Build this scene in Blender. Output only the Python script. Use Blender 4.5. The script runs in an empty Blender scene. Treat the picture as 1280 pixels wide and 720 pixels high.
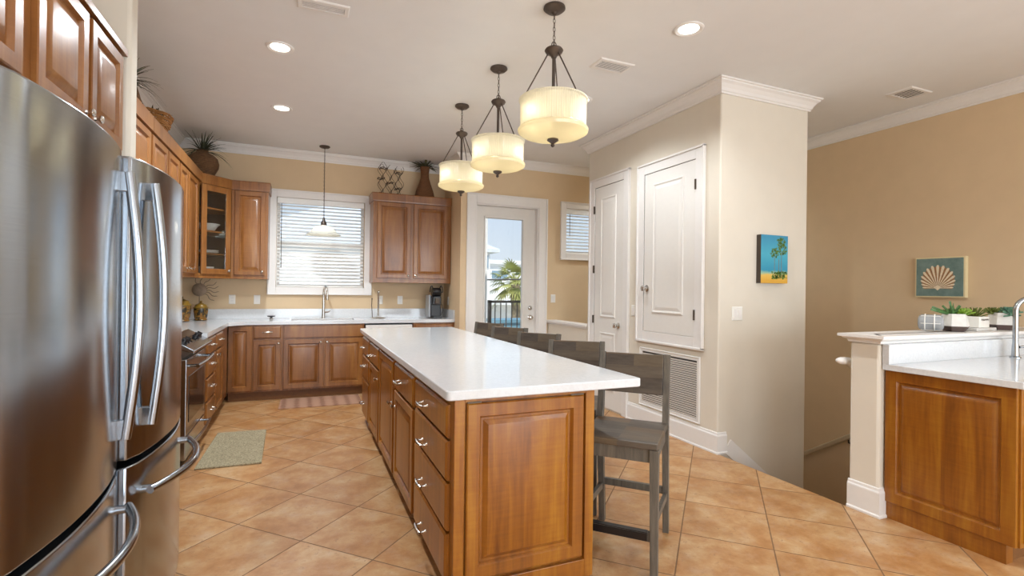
import bpy, math, random
from mathutils import Vector, Matrix
random.seed(7)
PI = math.pi
scene = bpy.context.scene
COL = scene.collection

# ------------------------------------------------------------------ camera, world, lights, exposure
FOC, YAW, PITCH, ROLL = 625.2, .39756, .0023129, .0129766
cam_data = bpy.data.cameras.new('camera'); cam = bpy.data.objects.new('camera', cam_data); COL.objects.link(cam)
cam_data.sensor_width = 36; cam_data.lens = FOC / 1280 * 36; cam_data.clip_start = .02; cam_data.clip_end = 300
_f = Vector((math.sin(YAW), math.cos(YAW), 0)); _r = Vector((math.cos(YAW), -math.sin(YAW), 0)); _u = Vector((0, 0, 1))
_f, _u = math.cos(PITCH) * _f + math.sin(PITCH) * _u, math.cos(PITCH) * _u - math.sin(PITCH) * _f
_r, _u = math.cos(ROLL) * _r + math.sin(ROLL) * _u, math.cos(ROLL) * _u - math.sin(ROLL) * _r
_m = Matrix((( _r.x, _u.x, -_f.x, 0), (_r.y, _u.y, -_f.y, 0), (_r.z, _u.z, -_f.z, 1.335), (0, 0, 0, 1)))
cam.matrix_world = _m
scene.camera = cam

SKY_STRENGTH = 1.0
EXPOSURE = 0.04
world = bpy.data.worlds.new('sky'); scene.world = world; world.use_nodes = True
nt = world.node_tree; nt.nodes.clear()
wo = nt.nodes.new('ShaderNodeOutputWorld'); bg = nt.nodes.new('ShaderNodeBackground')
tc = nt.nodes.new('ShaderNodeTexCoord'); sp = nt.nodes.new('ShaderNodeSeparateXYZ'); rp = nt.nodes.new('ShaderNodeValToRGB')
rp.color_ramp.elements[0].position = 0.0; rp.color_ramp.elements[0].color = (.80, .88, .95, 1)
rp.color_ramp.elements[1].position = .5; rp.color_ramp.elements[1].color = (.36, .58, .93, 1)
nt.links.new(tc.outputs['Generated'], sp.inputs[0]); nt.links.new(sp.outputs['Z'], rp.inputs[0])
nt.links.new(rp.outputs[0], bg.inputs[0]); bg.inputs[1].default_value = SKY_STRENGTH
nt.links.new(bg.outputs[0], wo.inputs[0])
vs = scene.view_settings
vs.view_transform = 'Standard'; vs.look = 'None'; vs.gamma = 1; vs.use_curve_mapping = False; vs.exposure = EXPOSURE

def lamp(name, kind, loc, energy, color=(1, 1, 1), rot=(0, 0, 0), size=None, size_y=None, parent=None, spot=None):
    d = bpy.data.lights.new(name, kind); d.energy = energy; d.color = color
    if kind == 'AREA':
        if size_y: d.shape = 'RECTANGLE'; d.size = size; d.size_y = size_y
        else: d.shape = 'DISK'; d.size = size
    elif kind == 'SUN': d.angle = math.radians(1)
    elif size: d.shadow_soft_size = size
    if spot: d.spot_size = spot; d.spot_blend = .6
    o = bpy.data.objects.new(name, d); COL.objects.link(o); o.location = loc; o.rotation_euler = rot
    if parent: o.parent = parent
    return o

# the sun outdoors, and added fill lamps outside made-up wall openings behind the camera
lamp('sun', 'SUN', (0, 0, 20), 4.0, (1, .95, .88), (math.radians(42), 0, math.radians(-35)))
FILL = 125
for i, (xx, w) in enumerate(((.2, 2.2), (3.4, 2.2))):
    lamp('window_daylight', 'AREA', (xx, -4.72, 1.35), FILL, (.80, .91, 1), (PI / 2, 0, 0), w, 2.3)
lamp('window_daylight', 'AREA', (5.48, -1.6, 1.4), FILL * .8, (.80, .91, 1), (PI / 2, 0, PI / 2), 2.2, 2.2)

# ------------------------------------------------------------------ materials
def lin(h):
    if isinstance(h, str):
        h = h.lstrip('#'); c = [int(h[i:i + 2], 16) / 255 for i in (0, 2, 4)]
    else: c = [x / 255 for x in h]
    return tuple((x / 12.92 if x <= .04045 else ((x + .055) / 1.055) ** 2.4) for x in c) + (1,)

class N:
    """small helper for node graphs"""
    def __init__(s, name):
        s.m = bpy.data.materials.new(name); s.m.use_nodes = True; s.t = s.m.node_tree
        s.b = s.t.nodes['Principled BSDF']; s.out = s.t.nodes['Material Output']
    def n(s, typ, **kw):
        x = s.t.nodes.new(typ)
        for k, v in kw.items(): setattr(x, k, v)
        return x
    def l(s, a, b): s.t.links.new(a, b)
    def set(s, **kw):
        for k, v in kw.items(): s.b.inputs[k.replace('_', ' ')].default_value = v
    def math(s, op, a, b=None):
        x = s.n('ShaderNodeMath', operation=op)
        for i, q in enumerate((a, b)):
            if q is None: continue
            if hasattr(q, 'is_linked'): s.l(q, x.inputs[i])
            else: x.inputs[i].default_value = q
        return x.outputs[0]
    def coord(s, scale=(1, 1, 1), rot=(0, 0, 0), which='Object'):
        tc = s.n('ShaderNodeTexCoord'); mp = s.n('ShaderNodeMapping')
        mp.inputs['Scale'].default_value = scale; mp.inputs['Rotation'].default_value = rot
        s.l(tc.outputs[which], mp.inputs[0]); return mp.outputs[0]
    def noise(s, vec, scale=5, detail=4, rough=.5, dist=0):
        x = s.n('ShaderNodeTexNoise'); x.inputs['Scale'].default_value = scale; x.inputs['Detail'].default_value = detail
        x.inputs['Roughness'].default_value = rough; x.inputs['Distortion'].default_value = dist
        if vec is not None: s.l(vec, x.inputs['Vector'])
        return x.outputs['Fac']
    def ramp(s, fac, stops):
        r = s.n('ShaderNodeValToRGB'); e = r.color_ramp.elements
        while len(e) < len(stops): e.new(.5)
        for i, (p, c) in enumerate(stops): e[i].position = p; e[i].color = c
        s.l(fac, r.inputs[0]); return r.outputs[0]
    def mix(s, fac, a, b, mode='MIX'):
        x = s.n('ShaderNodeMix', data_type='RGBA', blend_type=mode)
        if hasattr(fac, 'is_linked'): s.l(fac, x.inputs[0])
        else: x.inputs[0].default_value = fac
        for i, q in ((6, a), (7, b)):
            if hasattr(q, 'is_linked'): s.l(q, x.inputs[i])
            else: x.inputs[i].default_value = q
        return x.outputs[2]
    def bump(s, h, strength=.3, dist=.01):
        x = s.n('ShaderNodeBump'); x.inputs['Strength'].default_value = strength; x.inputs['Distance'].default_value = dist
        s.l(h, x.inputs['Height']); s.l(x.outputs[0], s.b.inputs['Normal'])
    def color(s, c): s.l(c, s.b.inputs['Base Color'])

def plain(name, col, rough=.5, metal=0, spec=.5, noise=.0, nscale=30, **kw):
    g = N(name); g.set(Roughness=rough, Metallic=metal); g.b.inputs['Specular IOR Level'].default_value = spec
    c = lin(col)
    if noise:
        f = g.noise(g.coord(), nscale, 3)
        lo = tuple(x * (1 - noise) for x in c[:3]) + (1,); hi = tuple(min(1, x * (1 + noise)) for x in c[:3]) + (1,)
        g.color(g.ramp(f, [(.3, lo), (.7, hi)]))
    else: g.set(Base_Color=c)
    for k, v in kw.items(): g.b.inputs[k.replace('_', ' ')].default_value = v
    return g.m

def wood(name, dark, mid, light, rough=.32, grain=(1, 1, .12), scale=14, coat=.25):
    g = N(name); v = g.coord(grain)
    a = g.noise(v, scale, 6, .6, .6); b = g.noise(g.coord((1, 1, .25)), 3.2, 2, .5); f2 = g.noise(g.coord((1, 1, .03)), 90, 2)
    # glued-up boards of slightly different tone, with a faint cross figure
    sx = g.n('ShaderNodeSeparateXYZ'); g.l(g.coord(), sx.inputs[0]); cb = g.n('ShaderNodeCombineXYZ')
    g.l(g.math('FLOOR', g.math('MULTIPLY', g.math('ADD', sx.outputs[0], g.math('MULTIPLY', sx.outputs[1], .83)), 11)), cb.inputs[0])
    wn = g.n('ShaderNodeTexWhiteNoise'); g.l(cb.outputs[0], wn.inputs[0])
    fig = g.noise(g.coord((.5, .5, 6)), 14, 3, .6)
    f = g.math('ADD', g.math('MULTIPLY', a, .50), g.math('ADD', g.math('MULTIPLY', b, .26), g.math('MULTIPLY', f2, .12)))
    f = g.math('ADD', f, g.math('ADD', g.math('MULTIPLY', wn.outputs['Value'], .07), g.math('MULTIPLY', fig, .10)))
    g.color(g.ramp(f, [(.36, lin(dark)), (.52, lin(mid)), (.68, lin(light))]))
    g.set(Roughness=rough); g.b.inputs['Coat Weight'].default_value = coat; g.b.inputs['Coat Roughness'].default_value = .18
    g.bump(f2, .04, .002); return g.m

M = {}
M['wall'] = plain('wall_paint_tan', '#d9c09d', .75, spec=.25, noise=.02, nscale=6)
M['wall_light'] = plain('wall_paint_cream', '#ddd4c5', .75, spec=.25, noise=.015, nscale=6)
M['ceiling'] = plain('ceiling_paint', '#e9e8e7', .85, spec=.2, noise=.012, nscale=5)
M['trim'] = plain('white_gloss_trim', '#e9e5e1', .35, noise=.01)
M['door_white'] = plain('white_door_paint', '#e6e2dc', .35, noise=.01)
M['wood'] = wood('maple_brown', '#683c18', '#885527', '#a06d38')
M['wood_amber'] = wood('maple_amber', '#66360b', '#8e5413', '#ab7321')  # same maple; the warmer light on island and bar is put in the colour
M['wood_rail'] = wood('rail_wood', '#b9a88c', '#c4b294', '#cbb99c')
M['dark_inside'] = plain('cabinet_interior', '#4a4038', .6, noise=.05)
M['toe'] = plain('toe_kick_brown', '#74481d', .5, noise=.08)
M['bronze'] = plain('oiled_bronze', '#5a4f48', .42, .6, noise=.1)
M['steel'] = None
M['chrome'] = plain('brushed_nickel', '#cfcac3', .22, 1, noise=.03)
M['black'] = plain('black_plastic', '#17171a', .3, noise=.1)
M['black_glass'] = plain('black_glass', '#0d0c0c', .06, noise=.05)
M['white_plastic'] = plain('white_plastic', '#ece9e2', .4, noise=.01)
M['white_ceramic'] = plain('white_ceramic', '#f1efe9', .2, noise=.01)
M['vent_dark'] = plain('duct_dark', '#4c4845', .8, noise=.05)  # dark sheets of this colour stand in for shade inside the ducts
M['grille_white'] = plain('grille_white', '#e4e1dc', .45, noise=.01)
M['hinge'] = plain('aged_hinge', '#5c5147', .45, .8, noise=.1)
M['blind'] = plain('blind_slat', '#f0f0ee', .5, noise=.01)
M['soil'] = plain('soil', '#4b3b2c', .9, noise=.2, nscale=60)

g = N('stainless_steel'); f = g.noise(g.coord((1, 1.0, 60)), 12, 3); g.set(Metallic=1.0, Roughness=.19)
g.color(g.ramp(f, [(.3, lin('#a6abb1')), (.7, lin('#adb2b8'))])); g.b.inputs['Anisotropic'].default_value = .7
g.b.inputs['Anisotropic Rotation'].default_value = .25
M['steel'] = g.m

g = N('quartz_white'); f = g.noise(g.coord(), 60, 4, .7); f2 = g.noise(g.coord(), 4, 3)
g.color(g.mix(.25, g.ramp(f, [(.35, lin('#d3d5d7')), (.6, lin('#dee0e2'))]), g.ramp(f2, [(.3, lin('#d8dadc')), (.7, lin('#e0e1e3'))])))
g.set(Roughness=.09); M['quartz'] = g.m

# floor: square tiles laid on the diagonal
g = N('floor_tile'); tcn = g.n('ShaderNodeTexCoord'); sx = g.n('ShaderNodeSeparateXYZ'); g.l(tcn.outputs['Object'], sx.inputs[0])
SU, SV, U0, V0 = .4523, .4590, 2.9237, 2.4617
u = g.math('DIVIDE', g.math('SUBTRACT', g.math('MULTIPLY', g.math('ADD', sx.outputs[0], sx.outputs[1]), .70711), U0), SU)
v = g.math('DIVIDE', g.math('SUBTRACT', g.math('MULTIPLY', g.math('SUBTRACT', sx.outputs[1], sx.outputs[0]), .70711), V0), SV)
def dist_edge(q):
    fr = g.math('FRACT', g.math('ADD', q, 100)); return g.math('MINIMUM', fr, g.math('SUBTRACT', 1.0, fr))
ed = g.math('MINIMUM', dist_edge(u), dist_edge(v))
wob = g.math('MULTIPLY', g.math('SUBTRACT', g.noise(g.coord(), 25, 3), .5), .006)
edw = g.math('ADD', ed, wob)
mr = g.n('ShaderNodeMapRange'); g.l(edw, mr.inputs[0]); mr.inputs[1].default_value = .0055; mr.inputs[2].default_value = .0095
tile = mr.outputs[0]
cmb = g.n('ShaderNodeCombineXYZ'); g.l(g.math('FLOOR', u), cmb.inputs[0]); g.l(g.math('FLOOR', v), cmb.inputs[1])
wn = g.n('ShaderNodeTexWhiteNoise'); g.l(cmb.outputs[0], wn.inputs[0])
off = g.n('ShaderNodeVectorMath', operation='ADD'); sc_ = g.n('ShaderNodeVectorMath', operation='SCALE'); sc_.inputs['Scale'].default_value = 9
g.l(wn.outputs['Color'], sc_.inputs[0]); g.l(sc_.outputs[0], off.inputs[0]); g.l(tcn.outputs['Object'], off.inputs[1])
big = g.noise(off.outputs[0], 4.6, 8, .68, .15); fine = g.noise(off.outputs[0], 42, 5, .7, .6); mid_ = g.noise(off.outputs[0], 9, 7, .7, .3)
base = g.ramp(big, [(.32, lin('#a06d3d')), (.44, lin('#b07e4d')), (.56, lin('#bd9365')), (.68, lin('#c7a780'))])
base = g.mix(g.ramp(mid_, [(.52, (0, 0, 0, 1)), (.72, (.6, .6, .6, 1))]), base, lin('#b8977d'))
pits = g.ramp(fine, [(.33, (1, 1, 1, 1)), (.41, (0, 0, 0, 1))])
base = g.mix(pits, base, lin('#a0764f'))
tint = g.n('ShaderNodeHueSaturation'); g.l(g.math('ADD', .94, g.math('MULTIPLY', wn.outputs['Value'], .12)), tint.inputs['Value']); g.l(base, tint.inputs['Color'])
g.color(g.mix(tile, lin('#7d5e41'), tint.outputs[0]))
g.l(g.ramp(tile, [(0, (.8, .8, .8, 1)), (1, (.36, .36, .36, 1))]), g.b.inputs['Roughness'])
g.bump(g.math('ADD', tile, g.math('MULTIPLY', fine, .25)), .35, .004)
M['floor'] = g.m

g = N('rug_olive'); f = g.noise(g.coord(), 85, 4, .7); f2 = g.noise(g.coord(), 9, 3)
g.color(g.mix(.35, g.ramp(f, [(.36, lin('#665a40')), (.64, lin('#cabb9a'))]), g.ramp(f2, [(.3, lin('#877c5e')), (.7, lin('#a39678'))]))); g.set(Roughness=.95); g.bump(f, .8, .01)
M['rug'] = g.m
g = N('mat_striped'); sx = g.n('ShaderNodeSeparateXYZ'); g.l(g.coord(), sx.inputs[0])
st = g.math('SINE', g.math('MULTIPLY', sx.outputs[0], 46)); st2 = g.math('SINE', g.math('MULTIPLY', sx.outputs[0], 46 * 2.0))
f = g.math('ADD', g.math('MULTIPLY', st, .5), g.math('MULTIPLY', g.noise(g.coord(), 40, 3), .8))
g.color(g.ramp(f, [(.1, lin('#b08a72')), (.55, lin('#a67e67')), (.85, lin('#906a55'))])); g.set(Roughness=.95)
M['mat'] = g.m

# grey stained planks of the stools, boards of differing tone
g = N('stool_planks'); sx = g.n('ShaderNodeSeparateXYZ'); g.l(g.coord(), sx.inputs[0])
cmb = g.n('ShaderNodeCombineXYZ'); g.l(g.math('FLOOR', g.math('MULTIPLY', g.math('ADD', sx.outputs[2], g.math('MULTIPLY', sx.outputs[1], .9)), 15)), cmb.inputs[0])
g.l(g.math('FLOOR', g.math('MULTIPLY', sx.outputs[0], 3.2)), cmb.inputs[1])
wn = g.n('ShaderNodeTexWhiteNoise'); g.l(cmb.outputs[0], wn.inputs[0])
gr = g.noise(g.coord((.15, 1, 1)), 50, 5, .7)
g.color(g.mix(.45, g.ramp(wn.outputs['Value'], [(.1, lin('#41372f')), (.45, lin('#5c5247')), (.7, lin('#6b5a43')), (.95, lin('#7a5c3d'))]), g.ramp(gr, [(.3, lin('#332c29')), (.7, lin('#6b6156'))])))
g.set(Roughness=.45); g.bump(gr, .1, .003); M['planks'] = g.m
g = N('stool_frame'); gr = g.noise(g.coord((1, 1, .1)), 45, 5, .7)
g.color(g.ramp(gr, [(.3, lin('#4c4741')), (.7, lin('#726b60'))])); g.set(Roughness=.45); M['stoolframe'] = g.m

g = N('wicker'); w1 = g.n('ShaderNodeTexWave', wave_type='BANDS', bands_direction='Z'); w1.inputs['Scale'].default_value = 28; w1.inputs['Distortion'].default_value = 3; w1.inputs['Detail Scale'].default_value = 3
g.l(g.coord(), w1.inputs[0]); nn = g.noise(g.coord((1, 1, 3)), 30, 3)
g.color(g.mix(.5, g.ramp(w1.outputs['Fac'], [(.2, lin('#4d3220')), (.8, lin('#8d6642'))]), g.ramp(nn, [(.3, lin('#5c3e27')), (.7, lin('#94704b'))]))); g.set(Roughness=.8); g.bump(w1.outputs['Fac'], .8, .01)
M['wicker'] = g.m
g = N('wicker_red'); w1 = g.n('ShaderNodeTexWave', wave_type='BANDS', bands_direction='Z'); w1.inputs['Scale'].default_value = 22; w1.inputs['Distortion'].default_value = 3
g.l(g.coord(), w1.inputs[0]); g.color(g.ramp(w1.outputs['Fac'], [(.2, lin('#5c3a22')), (.8, lin('#8d603c'))])); g.set(Roughness=.8); g.bump(w1.outputs['Fac'], .7, .01)
M['wicker_red'] = g.m
M['twig'] = plain('twig', '#9c6a34', .8, noise=.25, nscale=40)
M['grass'] = plain('dry_grass_leaf', '#42452f', .6, noise=.3, nscale=20)
M['leaf'] = plain('succulent_green', '#4c7440', .45, noise=.3, nscale=30)
M['leaf_blue'] = plain('succulent_bluegreen', '#5f8a72', .5, noise=.25, nscale=30)
M['leaf_lime'] = plain('succulent_lime', '#86a83f', .45, noise=.25, nscale=30)
M['leaf_olive'] = plain('succulent_olive', '#65702d', .5, noise=.3, nscale=30)
M['concrete'] = plain('pale_concrete', '#dcd9d3', .7, noise=.05, nscale=40)
M['pot_base'] = plain('brown_dipped_base', '#5a4a45', .6, noise=.08)
M['marble'] = plain('marble', '#d8d6d2', .25, noise=.08, nscale=14)
M['grey_glass'] = plain('grey_glass', '#9b9ea0', .25, noise=.06)
M['white_wire'] = plain('white_wire', '#efece6', .4, noise=.01)
g = N('canister_paint'); f = g.noise(g.coord(), 26, 3, .6, 1.0)
g.color(g.ramp(f, [(.40, lin('#2c2415')), (.48, lin('#5f4518')), (.55, lin('#946b22')), (.62, lin('#6f3a17')), (.68, lin('#a87c2c'))])); g.set(Roughness=.25); M['canister'] = g.m
M['canister_lid'] = plain('canister_lid', '#80621f', .3, noise=.2, nscale=25)
M['rust'] = plain('rusty_metal', '#94806c', .7, .1, noise=.2, nscale=30)
M['wire'] = plain('wrought_wire', '#4a3628', .5, .6, noise=.1)

def glassy(name, tint=(1, 1, 1, 1), refl=.08):
    g = N(name); t = g.n('ShaderNodeBsdfTransparent'); t.inputs[0].default_value = tint; s = g.n('ShaderNodeBsdfGlossy'); s.inputs['Roughness'].default_value = .02
    fr = g.n('ShaderNodeFresnel'); fr.inputs[0].default_value = 1.45; mx = g.n('ShaderNodeMixShader')
    g.l(fr.outputs[0], mx.inputs[0]); g.l(t.outputs[0], mx.inputs[1]); g.l(s.outputs[0], mx.inputs[2]); g.l(mx.outputs[0], g.out.inputs[0]); return g.m
M['glass'] = glassy('window_glass', (.97, .98, .98, 1))
M['oven_glass'] = plain('oven_glass', '#1b120d', .05, noise=.05)

def lampglass(name, col, rib):
    g = N(name); d = g.n('ShaderNodeBsdfDiffuse'); tr = g.n('ShaderNodeBsdfTranslucent'); gl = g.n('ShaderNodeBsdfGlossy'); gl.inputs['Roughness'].default_value = .15
    d.inputs[0].default_value = lin(col); tr.inputs[0].default_value = lin(col)
    m1 = g.n('ShaderNodeMixShader'); m1.inputs[0].default_value = .55; m2 = g.n('ShaderNodeMixShader'); m2.inputs[0].default_value = .06
    tp = g.n('ShaderNodeBsdfTransparent'); tp.inputs[0].default_value = lin(col); m3 = g.n('ShaderNodeMixShader'); m3.inputs[0].default_value = .12
    g.l(d.outputs[0], m1.inputs[1]); g.l(tr.outputs[0], m1.inputs[2]); g.l(m1.outputs[0], m2.inputs[1]); g.l(gl.outputs[0], m2.inputs[2])
    g.l(m2.outputs[0], m3.inputs[1]); g.l(tp.outputs[0], m3.inputs[2]); g.l(m3.outputs[0], g.out.inputs[0])
    if rib:
        sx = g.n('ShaderNodeSeparateXYZ'); g.l(g.coord(), sx.inputs[0]); a = g.math('ARCTAN2', sx.outputs[1], sx.outputs[0])
        h = g.math('SINE', g.math('MULTIPLY', a, 90)); b = g.n('ShaderNodeBump'); b.inputs['Strength'].default_value = .35; b.inputs['Distance'].default_value = .004
        g.l(h, b.inputs['Height'])
        for q in (d, tr, gl): g.l(b.outputs[0], q.inputs['Normal'])
    return g.m
M['shade'] = lampglass('ribbed_cream_glass', '#f6f2e2', True)
M['bowl_glass'] = lampglass('cream_bowl_glass', '#f2ebd2', False)
M['frost'] = lampglass('frosted_white_glass', '#e4e6e2', False)
def emit(name, col, s):
    g = N(name); e = g.n('ShaderNodeEmission'); e.inputs[0].default_value = lin(col); e.inputs[1].default_value = s; g.l(e.outputs[0], g.out.inputs[0]); return g.m
M['bulb'] = emit('lit_bulb', '#fff6ea', 17)
M['can_light'] = emit('lit_downlight', '#fff6ea', 9)

# paintings
g = N('palm_painting'); sx = g.n('ShaderNodeSeparateXYZ'); g.l(g.coord(), sx.inputs[0]); nz = g.noise(g.coord(), 18, 4, .6)
zz = g.math('ADD', sx.outputs[2], g.math('MULTIPLY', g.math('SUBTRACT', nz, .5), .05))
g.color(g.ramp(g.math('DIVIDE', zz, .41), [(.06, lin('#d9a53c')), (.17, lin('#e0b95a')), (.21, lin('#8fb9a0')), (.27, lin('#2f8fae')), (.6, lin('#48a8bf')), (.95, lin('#3c8fb0'))])); g.set(Roughness=.6); M['palm_bg'] = g.m
M['paint_green'] = plain('painted_foliage', '#587a2c', .6, noise=.45, nscale=60)
M['paint_trunk'] = plain('painted_trunk', '#7a7258', .6, noise=.2)
g = N('teal_canvas'); f = g.noise(g.coord(), 14, 5, .7); g.color(g.ramp(f, [(.3, lin('#5f7874')), (.7, lin('#7c928b'))])); g.set(Roughness=.7); M['teal'] = g.m
M['shell_lt'] = plain('shell_cream', '#e9d9bd', .6, noise=.12, nscale=60)
M['shell_dk'] = plain('shell_brown', '#9b7046', .6, noise=.2, nscale=60)
M['cream_edge'] = plain('cream_canvas_edge', '#e3d3a8', .6, noise=.03)
M['dark_edge'] = plain('dark_canvas_edge', '#40362c', .6, noise=.05)
# outdoors
M['house_white'] = plain('white_siding', '#f2f2f0', .7, noise=.02, nscale=3)
M['house_roof'] = plain('pale_metal_roof', '#dfe3e6', .5, noise=.03)
M['house_glass'] = plain('house_window', '#8aa4b5', .1, noise=.05)
M['palm_leaf'] = plain('palm_frond', '#a8ab62', .6, noise=.3, nscale=3)
M['palm_trunk'] = plain('palm_trunk', '#a3937c', .9, noise=.25, nscale=10)
M['deck'] = plain('deck_boards', '#b9b0a3', .8, noise=.08)
M['rail_dark'] = plain('dark_railing', '#55504a', .5, noise=.05)
M['ground'] = plain('sandy_ground', '#c9bfa9', .9, noise=.1, nscale=1)
M['teal_bin'] = plain('blue_green_box', '#6f98a8', .5, noise=.05)

# ------------------------------------------------------------------ geometry helpers
class MB:
    def __init__(s): s.v = []; s.f = []; s.m = []; s.mat = 0
    def add(s, vs, fs, mat=None):
        o = len(s.v); s.v += [tuple(q) for q in vs]; s.f += [tuple(i + o for i in q) for q in fs]
        s.m += [s.mat if mat is None else mat] * len(fs); return s
    def box(s, x0, x1, y0, y1, z0, z1, mat=None):
        vs = [(x0, y0, z0), (x1, y0, z0), (x1, y1, z0), (x0, y1, z0), (x0, y0, z1), (x1, y0, z1), (x1, y1, z1), (x0, y1, z1)]
        return s.add(vs, [(0, 3, 2, 1), (4, 5, 6, 7), (0, 1, 5, 4), (1, 2, 6, 5), (2, 3, 7, 6), (3, 0, 4, 7)], mat)
    def obox(s, O, u, v, w, mat=None):
        """box from corner O along vectors u, v, w"""
        O, u, v, w = map(Vector, (O, u, v, w)); P = [O, O + u, O + u + v, O + v]; P += [p + w for p in P]
        fs = [(0, 3, 2, 1), (4, 5, 6, 7), (0, 1, 5, 4), (1, 2, 6, 5), (2, 3, 7, 6), (3, 0, 4, 7)]
        if u.cross(v).dot(w) < 0: fs = [q[::-1] for q in fs]
        return s.add(P, fs, mat)
    def bar(s, p0, p1, a, b, up=(0, 0, 1), a1=None, b1=None, mat=None):
        """rectangular bar, a wide across, b along up"""
        p0, p1, up = map(Vector, (p0, p1, up)); d = (p1 - p0).normalized()
        x = d.cross(up)
        if x.length < 1e-4: x = d.cross(Vector((0, 1, 0)))
        x.normalize(); y = x.cross(d).normalized(); P = []
        for p, aa, bb in ((p0, a, b), (p1, a1 or a, b1 or b)):
            for i, j in ((-1, -1), (1, -1), (1, 1), (-1, 1)): P.append(p + x * i * aa / 2 + y * j * bb / 2)
        return s.add(P, [(0, 1, 2, 3), (7, 6, 5, 4), (0, 4, 5, 1), (1, 5, 6, 2), (2, 6, 7, 3), (3, 7, 4, 0)], mat)
    def tube(s, pts, r, n=8, closed=False, mat=None):
        pts = [Vector(p) for p in pts]; k = len(pts); rs = r if isinstance(r, (list, tuple)) else [r] * k
        T = []
        for i in range(k):
            a = pts[i - 1] if (i or closed) else pts[0]; b = pts[(i + 1) % k] if (i < k - 1 or closed) else pts[-1]
            T.append((b - a).normalized())
        nrm = T[0].orthogonal().normalized(); vs = []; fs = []
        for i in range(k):
            nrm = (nrm - T[i] * nrm.dot(T[i])).normalized(); bi = T[i].cross(nrm)
            for j in range(n):
                t = 2 * PI * j / n; vs.append(pts[i] + (nrm * math.cos(t) + bi * math.sin(t)) * rs[i])
        for i in range(k if closed else k - 1):
            for j in range(n):
                a, b = i * n + j, i * n + (j + 1) % n; i2 = (i + 1) % k; fs.append((a, b, i2 * n + (j + 1) % n, i2 * n + j))
        if not closed: fs += [tuple(range(n))[::-1], tuple((k - 1) * n + j for j in range(n))]
        return s.add(vs, fs, mat)
    def lathe(s, prof, O=(0, 0, 0), axis=(0, 0, 1), n=24, mat=None, capends=True, sc=(1, 1)):
        O = Vector(O); w = Vector(axis).normalized(); u = w.orthogonal().normalized() if abs(w.z) < .99 else Vector((1, 0, 0)); v = w.cross(u)
        vs = []; fs = []; k = len(prof)
        for r, z in prof:
            for j in range(n):
                t = 2 * PI * j / n; vs.append(O + (u * math.cos(t) * sc[0] + v * math.sin(t) * sc[1]) * r + w * z)
        for i in range(k - 1):
            for j in range(n):
                fs.append((i * n + j, i * n + (j + 1) % n, (i + 1) * n + (j + 1) % n, (i + 1) * n + j))
        if capends: fs += [tuple(range(n))[::-1], tuple((k - 1) * n + j for j in range(n))]
        return s.add(vs, fs, mat)
    def panel(s, O, u, w, n, W, H, loops, mat=None, hole=False, mats=None):
        """nested rectangles: O lower corner, u across, w up, n outward; loops = (inset, depth)"""
        O, u, w, n = map(Vector, (O, u, w, n)); vs = []; fs = []; ms = []
        for ins, d in loops:
            for a, b in ((ins, ins), (W - ins, ins), (W - ins, H - ins), (ins, H - ins)): vs.append(O + u * a + w * b + n * d)
        flip = u.cross(w).dot(n) < 0
        for i in range(len(loops) - 1):
            for j in range(4):
                fs.append((i * 4 + j, i * 4 + (j + 1) % 4, (i + 1) * 4 + (j + 1) % 4, (i + 1) * 4 + j)); ms.append(mats[i] if mats else 0)
        if not hole:
            q = (len(loops) - 1) * 4; fs.append((q, q + 1, q + 2, q + 3)); ms.append(0); fs.append((3, 2, 1, 0)); ms.append(0)
        if flip: fs = [q[::-1] for q in fs]
        o = len(s.v); s.v += [tuple(q) for q in vs]; s.f += [tuple(i + o for i in q) for q in fs]; s.m += ms if mat is None else [mat] * len(fs); return s
    def prism(s, poly, z0, z1, mat=None):
        k = len(poly); vs = [(x, y, z0) for x, y in poly] + [(x, y, z1) for x, y in poly]
        area = sum(poly[i][0] * poly[(i + 1) % k][1] - poly[(i + 1) % k][0] * poly[i][1] for i in range(k))
        fs = [tuple(range(k))[::-1], tuple(range(k, 2 * k))] + [(i, (i + 1) % k, k + (i + 1) % k, k + i) for i in range(k)]
        if area < 0: fs = [q[::-1] for q in fs]
        return s.add(vs, fs, mat)
    def sweep(s, path, prof, closed=False, mat=None):
        """profile (d, z) swept along a horizontal path; d is measured to the right of the direction of travel"""
        k = len(path); P = [Vector((p[0], p[1])) for p in path]; vs = []; fs = []; q = len(prof)
        for i in range(k):
            d0 = (P[i] - P[i - 1]).normalized() if (i or closed) else None; d1 = (P[(i + 1) % k] - P[i]).normalized() if (i < k - 1 or closed) else None
            d0 = d0 or d1; d1 = d1 or d0
            n0 = Vector((d0.y, -d0.x)); n1 = Vector((d1.y, -d1.x)); b = (n0 + n1).normalized(); b = b / max(.2, b.dot(n0))
            for d, z in prof: vs.append((P[i].x + b.x * d, P[i].y + b.y * d, z))
        for i in range(k if closed else k - 1):
            for j in range(q):
                a = i * q + j; a2 = i * q + (j + 1) % q; i2 = (i + 1) % k; fs.append((a, i2 * q + j, i2 * q + (j + 1) % q, a2))
        if not closed: fs += [tuple(range(q)), tuple((k - 1) * q + j for j in range(q))[::-1]]
        return s.add(vs, fs, mat)
    def ell(s, O, r, n=12, m=8, mat=None):
        r = r if isinstance(r, (tuple, list)) else (r,) * 3; vs = [(O[0], O[1], O[2] - r[2])]; fs = []
        for i in range(1, m):
            a = -PI / 2 + PI * i / m
            for j in range(n): t = 2 * PI * j / n; vs.append((O[0] + r[0] * math.cos(a) * math.cos(t), O[1] + r[1] * math.cos(a) * math.sin(t), O[2] + r[2] * math.sin(a)))
        vs.append((O[0], O[1], O[2] + r[2])); L = len(vs) - 1
        for j in range(n): fs.append((0, 1 + (j + 1) % n, 1 + j)); fs.append((L, L - n + j, L - n + (j + 1) % n))
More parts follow.
